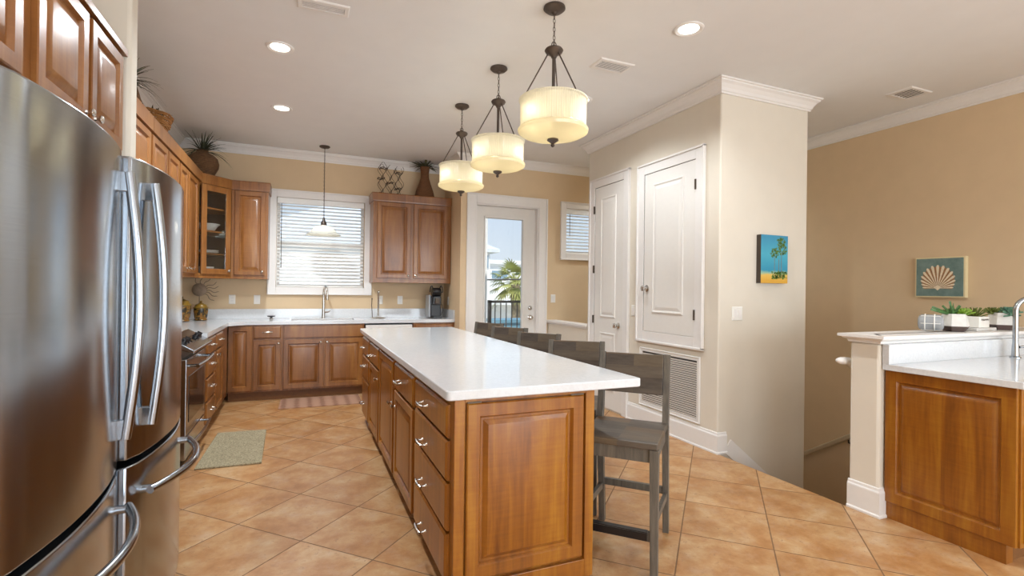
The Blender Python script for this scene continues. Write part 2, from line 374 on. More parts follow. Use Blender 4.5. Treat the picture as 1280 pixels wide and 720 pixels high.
        for i in range(m - 2):
            for j in range(n): fs.append((1 + i * n + j, 1 + i * n + (j + 1) % n, 1 + (i + 1) * n + (j + 1) % n, 1 + (i + 1) * n + j))
        return s.add(vs, fs, mat)
    def blade(s, p0, d, up, L, w, droop=0, thick=.003, seg=5, fold=.0, mat=None, tip=.05, shape=None):
        """a leaf: from p0 along d, bending down by droop, double sided with thickness"""
        p0, d, up = Vector(p0), Vector(d).normalized(), Vector(up).normalized(); side = d.cross(up).normalized(); nn = side.cross(d).normalized(); vs = []; fs = []
        for i in range(seg + 1):
            t = i / seg; c = p0 + d * (L * t) - Vector((0, 0, 1)) * droop * t * t
            ww = w * (shape(t) if shape else max(tip, math.sin(PI * min(1, .18 + .82 * t)) if t > .2 else .6 + 2 * t * .2)) / 2
            for q in (c - side * ww, c + nn * (thick + fold * ww), c + side * ww, c - nn * thick): vs.append(q)
        for i in range(seg):
            for j in range(4): fs.append((i * 4 + j, (i + 1) * 4 + j, (i + 1) * 4 + (j + 1) % 4, i * 4 + (j + 1) % 4))
        fs += [(0, 1, 2, 3), tuple(seg * 4 + j for j in (3, 2, 1, 0))]
        return s.add(vs, fs, mat)
    def build(s, name, mats, parent=None, base=None, smooth=None, bevel=0, seg=2):
        mats = mats if isinstance(mats, (list, tuple)) else [mats]
        off = Vector((0, 0, 0))
        if parent is not None: off = wloc(parent)
        elif base is not None: off = Vector(base)
        me = bpy.data.meshes.new(name); me.from_pydata([tuple(Vector(q) - off) for q in s.v], [], s.f)
        for m in mats: me.materials.append(M[m])
        me.polygons.foreach_set('material_index', s.m); me.validate(); me.update()
        o = bpy.data.objects.new(name, me); COL.objects.link(o)
        if parent is not None: o.parent = parent
        elif base is not None: o.location = base
        if smooth is not None:
            me.polygons.foreach_set('use_smooth', [True] * len(me.polygons)); me.set_sharp_from_angle(angle=math.radians(smooth))
        if bevel:
            b = o.modifiers.new('edge', 'BEVEL'); b.width = bevel; b.segments = seg; b.limit_method = 'ANGLE'; b.angle_limit = math.radians(40)
        return o

def wloc(o):
    v = Vector((0, 0, 0))
    while o is not None: v += o.location; o = o.parent
    return v
def tag(o, label=None, cat=None, group=None, kind=None):
    if label: o['label'] = label
    if cat: o['category'] = cat
    if group: o['group'] = group
    if kind: o['kind'] = kind
    return o
def root(name, loc, label, cat, group=None, rz=0, kind=None):
    o = bpy.data.objects.new(name, None); o.empty_display_size = .1; COL.objects.link(o); o.location = loc; o.rotation_euler = (0, 0, rz)
    return tag(o, label, cat, group, kind)
def copy_tree(o, parent=None):
    c = o.copy(); COL.objects.link(c)
    if parent is not None: c.parent = parent
    for ch in list(o.children): copy_tree(ch, c)
    return c
def struct(mb, name, mats, label, cat, parent=None, **kw):
    o = mb.build(name, mats, parent, **kw)
    if parent is None: tag(o, label, cat, None, 'structure')
    return o

# ------------------------------------------------------------------ the room shell
LW, BW, RX, DW, RW, CZ, FW = -1.38, 7.05, 1.89, 6.25, 5.33, 3.085, -4.5   # left wall, kitchen back wall, return, door wall, right wall, ceiling, front wall
PX, PY0, PY1, PX1 = 3.17, 3.14, 5.20, 4.205                                # pantry block
LOW = -2.2
b = MB(); b.prism([(LW, FW), (RW, FW), (RW, 2.08), (PX, 2.08), (PX, DW), (RX, DW), (RX, BW), (LW, BW)], -.2, 0)
struct(b, 'floor', 'floor', 'orange-tan square tile floor laid on the diagonal', 'floor')
b = MB(); b.box(LW - .15, RW + .15, FW - .15, BW + .15, CZ, CZ + .2); struct(b, 'ceiling', 'ceiling', 'smooth pale beige ceiling over the kitchen', 'ceiling')
b = MB(); b.box(LW - .15, LW, FW - .15, BW + .15, -.2, CZ); struct(b, 'wall_left', 'wall', 'tan wall behind refrigerators and stove', 'wall')
def wall_hole(b, x0, x1, y0, y1, z0, z1, holes):
    """wall slab along x with rectangular holes (hx0, hx1, hz0, hz1), sorted in x"""
    cur = x0
    for hx0, hx1, hz0, hz1 in holes:
        b.box(cur, hx0, y0, y1, z0, z1)
        if hz0 > z0 + 1e-4: b.box(hx0, hx1, y0, y1, z0, hz0)
        if hz1 < z1 - 1e-4: b.box(hx0, hx1, y0, y1, hz1, z1)
        cur = hx1
    b.box(cur, x1, y0, y1, z0, z1)
W1 = (-.31, .775, 1.325, 2.475)
b = MB(); wall_hole(b, LW, RX + .15, BW, BW + .15, -.2, CZ, [W1]); struct(b, 'wall_back', 'wall', 'tan kitchen wall around the sink window', 'wall')
b = MB(); b.box(RX, RX + .15, DW + .15, BW, -.2, CZ); struct(b, 'wall_side', 'wall', 'short tan side wall beside the coffee maker', 'wall')
D1 = (2.10, 3.01, 0, 2.46); W2 = (3.44, 4.0, 1.85, 2.49)
b = MB(); wall_hole(b, RX, RW + .15, DW, DW + .15, LOW, CZ, [(2.10, 3.01, 0, 2.46), W2]); struct(b, 'wall_door', 'wall', 'tan wall holding the glass door', 'wall')
b = MB(); b.box(RW, RW + .15, -.4, DW, LOW, CZ); b.box(RW, RW + .15, FW, -2.9, LOW, CZ); b.box(RW, RW + .15, -2.9, -.4, 2.5, CZ); b.box(RW, RW + .15, -2.9, -.4, LOW, .2)  # the opening behind the camera is made up, to let in fill light
struct(b, 'wall_right', 'wall', 'tan wall beyond the stairs with the shell picture', 'wall')
b = MB(); wall_hole(b, LW, RW, FW - .15, FW, -.2, CZ, [(-.9, 1.3, .1, 2.55), (2.3, 4.5, .1, 2.55)]); struct(b, 'wall_front', 'wall_light', 'wall behind the camera with two glass doors', 'wall')  # unseen wall added behind the camera; its openings pass the fill light
b = MB(); b.box(PX, PX1, PY0, PY1, LOW, CZ); struct(b, 'wall_pantry', 'wall_light', 'cream pantry block with doors and palm picture', 'wall', smooth=30, bevel=.012)
b = MB(); b.box(LW, -.76, 2.885, 2.995, 0, CZ); struct(b, 'wall_fridge', 'wall_light', 'narrow cream stub wall beside the refrigerators', 'wall', smooth=30, bevel=.018, seg=3)
b = MB(); b.box(PX, PX + .12, PY1, DW, LOW, .885); struct(b, 'wall_half', 'wall_light', 'low half wall between pantry and glass door', 'wall')
b = MB(); b.box(PX - .025, PX + .145, PY1, DW, .885, .915); b.box(PX - .012, PX + .13, PY1, DW, .865, .885); struct(b, 'trim_1', 'trim', 'white cap on the low half wall', 'trim', bevel=.005)
b = MB(); b.box(3.19, RW, 1.905, 2.08, LOW, 1.035); struct(b, 'wall_pony', 'wall_light', 'cream pony wall ending beside the stairwell', 'wall', smooth=30, bevel=.015)
# stairs going down beyond the floor edge
b = MB()
for i in range(4): b.box(PX + .02 + .255 * i, PX + .02 + .255 * (i + 1), 2.08, PY0, LOW, -.18 * (i + 1))
b.box(PX + 1.035, RW, 2.08, PY0, LOW, -.9)
for i in range(5): b.box(PX1, RW, PY0 + .27 * i, PY0 + .27 * (i + 1), LOW, -.9 - .18 * (i + 1))
b.box(PX1, RW, PY0 + 1.35, DW, LOW - .1, LOW)
struct(b, 'floor_stairs', 'floor', 'stairs descending beyond the tile floor edge', 'stairs')

CROWN = [(0, CZ - .112), (.012, CZ - .112), (.014, CZ - .098), (.022, CZ - .092), (.03, CZ - .07), (.05, CZ - .042), (.068, CZ - .028), (.07, CZ - .018), (.082, CZ - .014), (.082, CZ - .001), (0, CZ - .001)]
b = MB(); b.sweep([(LW, 3.0), (LW, BW), (RX, BW), (RX, DW), (RW, DW), (RW, FW)], CROWN); struct(b, 'trim_2', 'trim', 'white crown moulding around the outer walls', 'trim')
b = MB(); b.sweep([(PX + .6, PY1), (PX, PY1), (PX, PY0), (PX1, PY0), (PX1, PY0 + .6)], CROWN); struct(b, 'trim_3', 'trim', 'white crown moulding around the pantry block', 'trim')
BASE = [(0, 0), (.022, 0), (.022, .012), (.016, .02), (.016, .145), (.014, .152), (.010, .158), (.008, .172), (0, .176)]
b = MB(); b.sweep([(PX, 4.36), (PX, PY0), (PX + .09, PY0)], BASE); struct(b, 'baseboard_pantry', 'trim', 'tall white baseboard along the pantry wall', 'baseboard')
b = MB(); b.sweep([(3.19, 2.08), (3.19, 1.905), (3.243, 1.905)], BASE); struct(b, 'baseboard_pony', 'trim', 'white baseboard around the pony wall end', 'baseboard')
b = MB(); b.bar((PX + .1, PY0 - .008, .06), (PX + 1.0, PY0 - .008, -.66), .012, .12); struct(b, 'baseboard_stairs', 'trim', 'white skirt board sloping down beside the stairs', 'baseboard')
# pony wall cap
b = MB(); b.sweep([(RW, 2.08), (3.19, 2.08), (3.19, 1.905), (RW, 1.905)], [(-.17, 1.035), (.008, 1.035), (.012, 1.05), (.03, 1.058), (.034, 1.066), (.05, 1.068), (.05, 1.085), (-.10, 1.085)])
b.box(3.2, RW, 1.93, 2.06, 1.036, 1.0849)
struct(b, 'trim_4', 'trim', 'moulded white cap on the pony wall', 'trim')

# casings, window, doors
def casing(name, x0, x1, z0, z1, y, w, label, sill=False, t=.022, bottom=False):
    b = MB(); y1 = y; y0 = y - t
    b.box(x0 - w, x0, y0, y1, z0 - (w if bottom else 0), z1 + w); b.box(x1, x1 + w, y0, y1, z0 - (w if bottom else 0), z1 + w); b.box(x0, x1, y0, y1, z1, z1 + w)
    if bottom: b.box(x0, x1, y0, y1, z0 - w, z0)
    # raised back band round the outside
    o = w - .012
    b.box(x0 - w - .006, x0 - o, y0 - .012, y1, z0 - (w if bottom else 0), z1 + w + .006); b.box(x1 + o, x1 + w + .006, y0 - .012, y1, z0 - (w if bottom else 0), z1 + w + .006); b.box(x0 - o, x1 + o, y0 - .012, y1, z1 + o, z1 + w + .006)
    if bottom: b.box(x0 - w - .006, x1 + w + .006, y0 - .012, y1, z0 - w - .006, z0 - o)
    struct(b, name, 'trim', label, 'trim', bevel=.003)
casing('trim_5', W1[0], W1[1], W1[2], W1[3], BW, .092, 'white casing around the sink window', bottom=True)
casing('trim_6', D1[0], D1[1], 0, D1[3], DW, .125, 'white casing around the glass door')
casing('trim_7', W2[0], W2[1], W2[2], W2[3], DW, .085, 'white casing around the small high window', bottom=True)

def window(n, W, y, label, mull):
    w = root('window_%d' % n, ((W[0] + W[1]) / 2, y + .09, W[2]), label, 'window', kind='structure')
    b = MB(); x0, x1, z0, z1 = W; t = .04
    b.box(x0, x0 + t, y + .07, y + .12, z0, z1); b.box(x1 - t, x1, y + .07, y + .12, z0, z1); b.box(x0 + t, x1 - t, y + .07, y + .12, z0, z0 + t); b.box(x0 + t, x1 - t, y + .07, y + .12, z1 - t, z1)
    if mull: b.box(x0 + t, x1 - t, y + .07, y + .12, (z0 + z1) / 2 - .02, (z0 + z1) / 2 + .02)
    b.build('window_frame', 'trim', w)
    b = MB(); b.box(x0 + t, x1 - t, y + .092, y + .098, z0 + t, z1 - t); b.build('glass_pane', 'glass', w)
    return w
window(1, W1, BW, 'sink window with glass behind the white blind', True)
window(2, W2, DW, 'small high window beside the pantry', False)

def blind(W, y, pitch, label, tilt):
    x0, x1, z0, z1 = W; x0 += .008; x1 -= .008
    r = root('window_blind', ((x0 + x1) / 2, y + .035, z0), label, 'window blind')
    b = MB(); b.box(x0, x1, y - .004, y + .05, z1 - .075, z1 - .002); b.build('valance', 'blind', r, bevel=.004)
    b = MB(); z = z1 - .10
    while z > z0 + .04:
        dz = math.sin(tilt) * .025; dy = math.cos(tilt) * .025
        b.bar((x0 + .004, y + .033, z), (x1 - .004, y + .033, z), .05, .003, up=(0, math.sin(tilt), math.cos(tilt))); z -= pitch
    b.build('slats', 'blind', r)
    b = MB(); b.box(x0 + .004, x1 - .004, y + .012, y + .052, z0 + .004, z0 + .022); b.build('bottom_rail', 'blind', r, bevel=.003)
    for q in (x0 + .1, x1 - .1): b = MB(); b.tube([(q, y + .006, z1 - .08), (q, y + .006, z0 + .02)], .0012, 5); b.build('ladder_cord', 'white_plastic', r)
    b = MB(); b.tube([(x0 + .05, y - .012, z1 - .08), (x0 + .05, y - .012, z0 + .25)], .004, 6); b.build('tilt_wand', 'dark_edge', r)
    return r
blind(W1, BW, .0465, 'wide white slatted blind in the window above the sink', math.radians(-28))
blind(W2, DW, .0465, 'small white slatted blind in the high window beside the pantry', math.radians(-28))

# glass door
d = root('door_1', ((D1[0] + D1[1]) / 2, 6.36, 0), 'white full-glass exterior door to the balcony', 'door', kind='structure')
b = MB(); x0, x1 = 2.115, 2.995; gx0, gx1, gz0, gz1 = 2.265, 2.81, .25, 2.29
b.box(x0, gx0, 6.335, 6.38, .012, 2.445); b.box(gx1, x1, 6.335, 6.38, .012, 2.445); b.box(gx0, gx1, 6.335, 6.38, .012, gz0); b.box(gx0, gx1, 6.335, 6.38, gz1, 2.445)
b.panel((gx0 - .025, 6.335, gz0 - .025), (1, 0, 0), (0, 0, 1), (0, -1, 0), gx1 - gx0 + .05, gz1 - gz0 + .05, [(0, 0), (.004, .012), (.02, .012), (.025, 0)], hole=True)
b.build('door_slab', 'door_white', d)
b = MB(); b.box(gx0, gx1, 6.355, 6.361, gz0, gz1); b.build('glass_pane', 'glass', d)
def knob_lathe(b, O, ax, s=1.0): b.lathe([(.033 * s, 0), (.033 * s, .006 * s), (.014 * s, .012 * s), (.012 * s, .03 * s), (.022 * s, .036 * s), (.029 * s, .05 * s), (.026 * s, .062 * s), (.012 * s, .068 * s)], O, ax, 18)
b = MB(); knob_lathe(b, (2.935, 6.335, .945), (0, -1, 0)); b.build('door_knob', 'chrome', d, smooth=40)
b = MB(); b.lathe([(.03, 0), (.03, .01), (.024, .016), (.012, .018), (.012, .022)], (2.935, 6.335, 1.077), (0, -1, 0), 18); b.build('deadbolt', 'chrome', d, smooth=40)
b = MB(); b.box(2.085, 2.115, DW - .001, DW + .11, 0, 2.46); b.box(2.995, 3.025, DW - .001, DW + .11, 0, 2.46); b.box(2.115, 2.995, DW - .001, DW + .11, 2.447, 2.475); struct(b, 'trim_8', 'trim', 'white jamb lining the glass door opening', 'trim')

def xcasing(name, y0, y1, z0, z1, w, label, bottom=False):
    """casing on the pantry's left face (x = PX), opening y0..y1"""
    b = MB(); X = PX; t = .02
    zb = z0 - w if bottom else z0
    b.box(X - t, X, y0 - w, y0, zb, z1 + w); b.box(X - t, X, y1, y1 + w, zb, z1 + w); b.box(X - t, X, y0, y1, z1, z1 + w)
    if bottom: b.box(X - t, X, y0, y1, z0 - w, z0)
    e = .014; b.box(X - t - .012, X, y0 - w - .004, y0 - w + e, zb, z1 + w); b.box(X - t - .012, X, y1 + w - e, y1 + w + .004, zb, z1 + w); b.box(X - t - .012, X, y0 - w - .004, y1 + w + .004, z1 + w - e, z1 + w + .006)
    if bottom: b.box(X - t - .012, X, y0 - w - .004, y1 + w + .004, z0 - w - .006, z0 - w + e)
    struct(b, name, 'trim', label, 'trim', bevel=.003)
PANEL = [(0, 0), (0, .001), (.006, -.004), (.014, -.008), (.022, -.008), (.05, .0), (.058, .001)]
def xdoor(n, y0, y1, z0, z1, panels, label, knob, hinges, kz):
    """flat white door on the pantry face; y1 is the far side; hinge boxes on hinge side"""
    d = root('door_%d' % n, (PX, (y0 + y1) / 2, max(z0, 0)), label, 'door', kind='structure')
    b = MB(); X = PX - .012
    b.box(X, PX, y0, y1, z0, z1)
    for (a0, a1, c0, c1) in panels:
        b.panel((X, a1, c0), (0, -1, 0), (0, 0, 1), (-1, 0, 0), a1 - a0, c1 - c0, [(0, 0), (.004, .008), (.014, .010), (.022, .004), (.03, .002), (.055, .007), (.06, .008)])
    b.build('door_slab', 'door_white', d)
    b = MB()
    g = .004
    b.box(X - .001, PX, y0 - g, y0, z0, z1); b.box(X - .001, PX, y1, y1 + g, z0, z1); b.box(X - .001, PX, y0 - g, y1 + g, z1, z1 + g + .003)
    b.build('door_gap', 'dark_edge', d)  # dark strips in place of the shade in the gap round the door
    b = MB(); knob_lathe(b, (X, knob, kz), (-1, 0, 0)); b.lathe([(.006, 0), (.006, .012)], (X, knob, kz - .03), (-1, 0, 0), 8); b.build('door_knob', 'chrome', d, smooth=40)
    for hy, hz in hinges:
        b = MB(); b.tube([(PX - .026, hy, hz - .045), (PX - .026, hy, hz + .045)], .007, 8); b.box(PX - .026, PX - .012, hy - .008, hy + .008, hz - .045, hz + .045); b.build('hinge', 'hinge', d)
    return d
xcasing('trim_9', 4.46, 5.03, 0, 2.525, .098, 'white casing around the far pantry door')
xdoor(2, 4.465, 5.025, .02, 2.52, [(4.60, 4.90, 1.03, 2.39), (4.60, 4.90, .22, .86)], 'tall narrow white two-panel pantry door', 4.54, [(5.035, 2.27), (5.035, 1.58), (5.035, 1.0)], .955)
xcasing('trim_10', 3.405, 4.115, .935, 2.495, .10, 'white casing around the raised hatch door', bottom=True)
xdoor(3, 3.41, 4.11, .94, 2.49, [(3.55, 3.98, 1.12, 2.38)], 'raised white hatch door above the return vent', 4.06, [(3.40, 2.27), (3.40, 1.13)], 1.36)

# ------------------------------------------------------------------ cabinets
DOOR = [(0, 0), (0, .016), (.004, .020), (.050, .020), (.054, .013), (.058, .004), (.066, .004), (.098, .018), (.102, .0185)]
DRAWER = [(0, 0), (0, .011), (.004, .015), (.010, .020), (.014, .020)]
def knob(O, n, parent):
    b = MB(); b.lathe([(.009, 0), (.008, .004), (.005, .008), (.006, .014), (.014, .018), (.016, .024), (.012, .029), (.004, .031)], O, n, 14)
    return b.build('knob', 'chrome', parent, smooth=40)
def pull(O, u, n, parent, L=.116):
    O, u, n = Vector(O), Vector(u), Vector(n); b = MB()
    for s in (-1, 1): b.lathe([(.009, 0), (.007, .004), (.005, .01), (.005, .026)], O + u * s * L * .38, n, 10)
    pts = [O + u * (t * L / 2) + n * (.030 + .007 * (1 - t * t)) for t in (-1, -.75, -.4, 0, .4, .75, 1)]
    b.tube(pts, [.005, .007, .006, .0085, .006, .007, .005], 8); return b.build('pull', 'chrome', parent, smooth=40)
def cabinet(name, label, O, u, n, W, depth, z0, z1, fronts, mat='wood', group=None, toe=True, cat='cabinet', extra=None, glassfront=None):
    """O = corner of the face at floor level; u across the face, n outward; fronts: (kind, a0, a1, z0, z1, hardware)"""
    O, u, n = Vector(O), Vector(u), Vector(n); Z = Vector((0, 0, 1))
    c = O + u * W / 2 - n * depth / 2; zb = 0 if (toe and z0 < .2) else z0
    r = root(name, (c.x, c.y, zb), label, cat, group)
    b = MB(); b.obox(O + Z * z0, u * W, -n * depth, Z * (z1 - z0)); b.build('body', mat, r, bevel=.002)
    if toe and z0 < .2:
        b = MB(); b.obox(O - n * .06, u * W, -n * (depth - .06), Z * z0); b.build('toe_kick', 'toe', r)
    for fr in fronts:
        k, a0, a1, c0, c1 = fr[:5]; hw = fr[5] if len(fr) > 5 else None
        b = MB(); P = O + u * a0 + Z * c0 + n * .0005
        if k == 'door': b.panel(P, u, Z, n, a1 - a0, c1 - c0, DOOR); o = b.build('door', mat, r, smooth=20)
        elif k == 'plain': b.panel(P, u, Z, n, a1 - a0, c1 - c0, [(0, 0), (0, .014), (.004, .018)]); o = b.build('drawer_front', mat, r)
        else: b.panel(P, u, Z, n, a1 - a0, c1 - c0, DRAWER); o = b.build('drawer', mat, r)
        if hw:
            for h in (hw if isinstance(hw, list) else [hw]):
                Q = O + u * h[1] + Z * h[2] + n * .0205
                if h[0] == 'k': knob(Q, n, o)
                else: pull(Q, u, n, o)
    return r

# ---- kitchen island: five cabinets under one top; they face left (-x), u runs toward the camera
IX, IB, IY0 = .585, 1.255, 2.005
U, NN = (0, -1, 0), (-1, 0, 0)
def isl(label, y1, y0, fronts):
    return cabinet('island_cabinet', label, (IX, y1, 0), U, NN, y1 - y0, IB - IX, .075, .878, [(k, y1 - b_, y1 - a_, *rest) for (k, a_, b_, *rest) in fronts], 'wood_amber', 'cabinets under the island top')
def hk(y1, y, z): return ('k', y1 - y, z)
def hp(y1, y, z): return ('p', y1 - y, z)
Y = 2.70
near = isl('nearest island cabinet, four drawers and a panelled end', Y, 2.005, [('drawer', 2.04, 2.67, c0, c1, hp(Y, 2.42, h)) for c0, c1, h in ((.705, .845, .768), (.525, .692, .582), (.315, .512, .385), (.10, .302, .165))])
b = MB(); b.box(IX + .0, IX + .045, 1.985, 2.005, .02, .878); b.box(IB - .045, IB, 1.985, 2.005, .02, .878); b.box(IX + .045, IB - .045, 1.985, 2.005, .02, .10); b.box(IX + .045, IB - .045, 1.985, 2.005, .862, .878)
b.build('end_frame', 'wood_amber', near, bevel=.002)
b = MB(); b.panel((IX + .055, 2.004, .115), (1, 0, 0), (0, 0, 1), (0, -1, 0), IB - IX - .11, .74, [(0, 0), (0, .016), (.005, .021), (.055, .021), (.060, .014), (.065, .004), (.075, .004), (.095, .018), (.105, .020)])
b.build('end_panel', 'wood_amber', near, smooth=20)
for a0, a1 in ((IX + .055, IX + .115), (IB - .125, IB - .06)): b = MB(); b.box(a0, a1, 1.981, 1.986, .857, .864); b.build('hinge_plate', 'hinge', near)
Y = 3.345; isl('island cabinet with one drawer above a door, beside the four-drawer unit', Y, 2.70, [('drawer', 2.73, 3.315, .68, .845, hp(Y, 3.10, .755)), ('door', 2.73, 3.315, .10, .667, hk(Y, 3.28, .565))])
Y = 4.04; isl('island cabinet with a single tall door, in the middle of the row', Y, 3.345, [('door', 3.375, 4.01, .10, .845, hk(Y, 3.41, .565))])
Y = 4.66; isl('island cabinet with drawer over door, second from the sink end', Y, 4.04, [('drawer', 4.07, 4.63, .68, .845, hp(Y, 4.45, .745)), ('door', 4.07, 4.63, .10, .667, hk(Y, 4.10, .60))])
Y = 5.20; isl('farthest island cabinet with three drawers, beside the sink aisle', Y, 4.66, [('drawer', 4.69, 5.17, c0, c1, hp(Y, 5.0, h)) for c0, c1, h in ((.68, .845, .755), (.455, .667, .575), (.10, .442, .22))])
b = MB()
def rrect(x0, x1, y0, y1, r, k=5):
    P = []
    for cx, cy, a in ((x1 - r, y0 + r, -90), (x1 - r, y1 - r, 0), (x0 + r, y1 - r, 90), (x0 + r, y0 + r, 180)):
        for i in range(k + 1): t = math.radians(a + 90 * i / k); P.append((cx + r * math.cos(t), cy + r * math.sin(t)))
    return P
b.prism(rrect(.545, 1.502, 1.958, 5.255, .022), .878, .918)
tag(b.build('island_countertop', 'quartz', base=(1.02, 3.6, .878), bevel=.005, smooth=30), 'long white quartz top over the island cabinets', 'countertop')

# ---- kitchen run along the back wall, facing -y
FY = 6.475; U, NN = (1, 0, 0), (0, -1, 0); DEP = BW - .004 - FY
def back(label, x0, x1, fronts, name='base_cabinet', **kw): return cabinet(name, label, (x0, FY, 0), U, NN, x1 - x0, DEP, .105, .885, [(k, a - x0, b_ - x0, *r) for (k, a, b_, *r) in fronts], group='base cabinets under the long counter', **kw)
cabinet('base_cabinet', 'corner base cabinet with one tall door, left of the sink run', (-.765, FY, 0), U, NN, .245, DEP, .105, .885, [('door', .0, .24, .125, .865)], group='base cabinets under the long counter')
back('base cabinet with one drawer over a narrow door, left of the sink cabinet', -.52, -.205, [('drawer', -.508, -.222, .725, .865, ('p', .155, .80)), ('door', -.508, -.222, .125, .705, ('k', .275, .665))])
back('sink base cabinet with two doors below the window', -.205, .725, [('plain', -.19, .715, .725, .865), ('door', -.19, .25, .125, .705, ('k', .42, .665)), ('door', .268, .708, .125, .705, ('k', .495, .665))])
back('narrow base cabinet at the right end of the sink counter', 1.335, RX - .004, [('drawer', 1.36, RX - .04, .725, .865, ('p', .26, .795)), ('door', 1.36, RX - .04, .125, .705, ('k', .06, .665))])
dw = root('dishwasher', (1.03, 6.74, 0), 'white-fronted dishwasher between sink cabinet and end cabinet', 'dishwasher')
b = MB(); b.box(.735, 1.325, FY + .01, BW - .03, .0, .872); b.build('tub', 'black', dw)
b = MB(); b.box(.74, 1.32, FY - .02, FY + .009, .12, .76); b.build('door', 'trim', dw, bevel=.006)
b = MB(); b.box(.74, 1.32, FY - .022, FY + .009, .765, .862); b.build('control_panel', 'trim', dw, bevel=.004)

# ---- left run along the left wall, facing +x
LX = -.765; U, NN = (0, 1, 0), (1, 0, 0); LD = LX - LW - .004
def left(label, y0, y1, fronts): return cabinet('base_cabinet', label, (LX, y0, 0), U, NN, y1 - y0, LD, .105, .885, [(k, a - y0, b_ - y0, *r) for (k, a, b_, *r) in fronts], group='base cabinets under the long counter')
left('four-drawer base cabinet immediately right of the stove', 4.975, 5.49, [('drawer', 5.0, 5.47, c0, c1, ('p', .25, h)) for c0, c1, h in ((.725, .865, .80), (.53, .71, .63), (.325, .515, .43), (.125, .31, .22))])
left('base cabinet with drawer over door, next to the blind corner', 5.49, 6.40, [('drawer', 5.51, 5.95, .725, .865, ('p', .22, .80)), ('door', 5.51, 5.95, .125, .705, ('k', .07, .665))])
left('base cabinet between the refrigerators and the stove', 3.0, 3.80, [('drawer', 3.03, 3.77, .725, .865, ('p', .4, .80)), ('door', 3.03, 3.39, .125, .705, ('k', .34, .665)), ('door', 3.41, 3.77, .125, .705, ('k', .44, .665))])

# worktop of the long L-shaped counter with its splashback
b = MB(); CE = -.742; FE = 6.45; ct = .925
SX0, SX1, SY0, SY1 = -.115, .62, 6.56, 6.90
b.box(LW + .002, CE, 4.968, FE, .885, ct)
b.box(LW + .002, SX0, FE, BW - .002, .885, ct); b.box(SX1, RX - .002, FE, BW - .002, .885, ct); b.box(SX0, SX1, FE, SY0, .885, ct); b.box(SX0, SX1, SY1, BW - .002, .885, ct)
b.prism([(CE, 6.30), (CE, FE), (CE + .0, FE), (CE + .15, FE)], .885, ct)
wt = root('countertop', (-.5, 6.7, .885), 'white quartz counter running past the sink to the corner', 'countertop')
b.build('slab', 'quartz', wt)
b = MB(); b.box(LW + .002, RX - .002, BW - .022, BW - .002, ct, 1.045); b.box(LW + .002, LW + .022, 4.968, BW - .022, ct, 1.045); b.box(RX - .022, RX - .002, FE + .005, BW - .022, ct, 1.045)
tag(b.build('splashback', 'quartz', base=(.2, BW - .01, ct), bevel=.002), 'white quartz upstand along the wall behind the long counter', 'splashback')
b = MB(); b.box(LW + .002, CE, 3.0, 3.80, .885, ct); b.box(LW + .002, LW + .022, 3.0, 3.80, ct, 1.045)
tag(b.build('countertop', 'quartz', base=(-1.05, 3.6, .885)), 'short white counter between refrigerators and stove', 'countertop')
sk = root('sink', (.25, 6.73, .70), 'undermount sink set in the counter below the window', 'sink')
b = MB(); b.panel((SX0 - .01, SY0 - .01, .884), (1, 0, 0), (0, 1, 0), (0, 0, 1), SX1 - SX0 + .02, SY1 - SY0 + .02, [(0, 0), (.012, 0), (.014, -.01), (.03, -.17), (.05, -.18)], hole=False)
b.build('basin', 'chrome', sk, smooth=40)
b = MB(); b.lathe([(.04, .002), (.042, .006), (.03, .006), (.025, .003)], (.25, 6.73, .704), (0, 0, 1), 16); b.build('drain', 'steel', sk)

# ---- wall cabinets
UB, UT, UC = 1.40, 2.462, 2.57
def frieze(parent, pts, mat='wood'):
    b = MB(); b.sweep(pts, [(-.03, UT), (.012, UT), (.014, UT + .012), (.016, UC - .01), (.022, UC), (-.03, UC)]); return b.build('top_moulding', mat, parent)
UFY = 6.68; U, NN = (1, 0, 0), (0, -1, 0)
r = cabinet('wall_cabinet', 'two-door wall cabinet right of the window, vase and wire rack on top', (.842, UFY, 0), U, NN, RX - .006 - .842, BW - .004 - UFY, UB, UT, [('door', .05, .485, UB + .06, UT - .012, ('k', .455, UB + .095)), ('door', .525, .99, UB + .06, UT - .012, ('k', .555, UB + .095))], group='wall cabinets')
b = MB(); b.box(.842, RX - .006, UFY, BW - .004, UT, UC - .004); b.build('top_board', 'wood', r)
frieze(r, [(.842, BW - .004), (.842, UFY), (RX - .006, UFY)][::1])
r = cabinet('wall_cabinet', 'single-door wall cabinet between the glass-door corner cabinet and the window', (-.772, UFY, 0), U, NN, .388, BW - .004 - UFY, UB + .015, UT, [('door', .035, .36, UB + .06, UT - .012, ('k', .33, UB + .105))], group='wall cabinets')
b = MB(); b.box(-.772, -.384, UFY, BW - .004, UT, UC - .004); b.build('top_board', 'wood', r)
frieze(r, [(-.772, UFY), (-.384, UFY), (-.384, BW - .004)])
ULX = -1.05; U, NN = (0, -1, 0), (1, 0, 0)
def upleft(label, y0, y1, doors):
    r = cabinet('wall_cabinet', label, (ULX, y1, 0), U, NN, y1 - y0, ULX - LW - .004, UB + .015, UT, [('door', y1 - d1, y1 - d0, UB + .06, UT - .012, ('k', y1 - ky, UB + .10)) for d0, d1, ky in doors], group='wall cabinets')
    b = MB(); b.box(LW + .004, ULX, y0, y1, UT, UC - .004); b.build('top_board', 'wood', r)
    frieze(r, [(ULX, y1), (ULX, y0)]); return r
upleft('two-door left wall cabinet nearest the refrigerators', 3.4, 4.425, [(3.43, 3.89, 3.86), (3.93, 4.40, 3.96)])
upleft('two-door left wall cabinet under the twig basket', 4.43, 5.335, [(4.45, 4.905, 4.87), (4.935, 5.32, 4.97)])
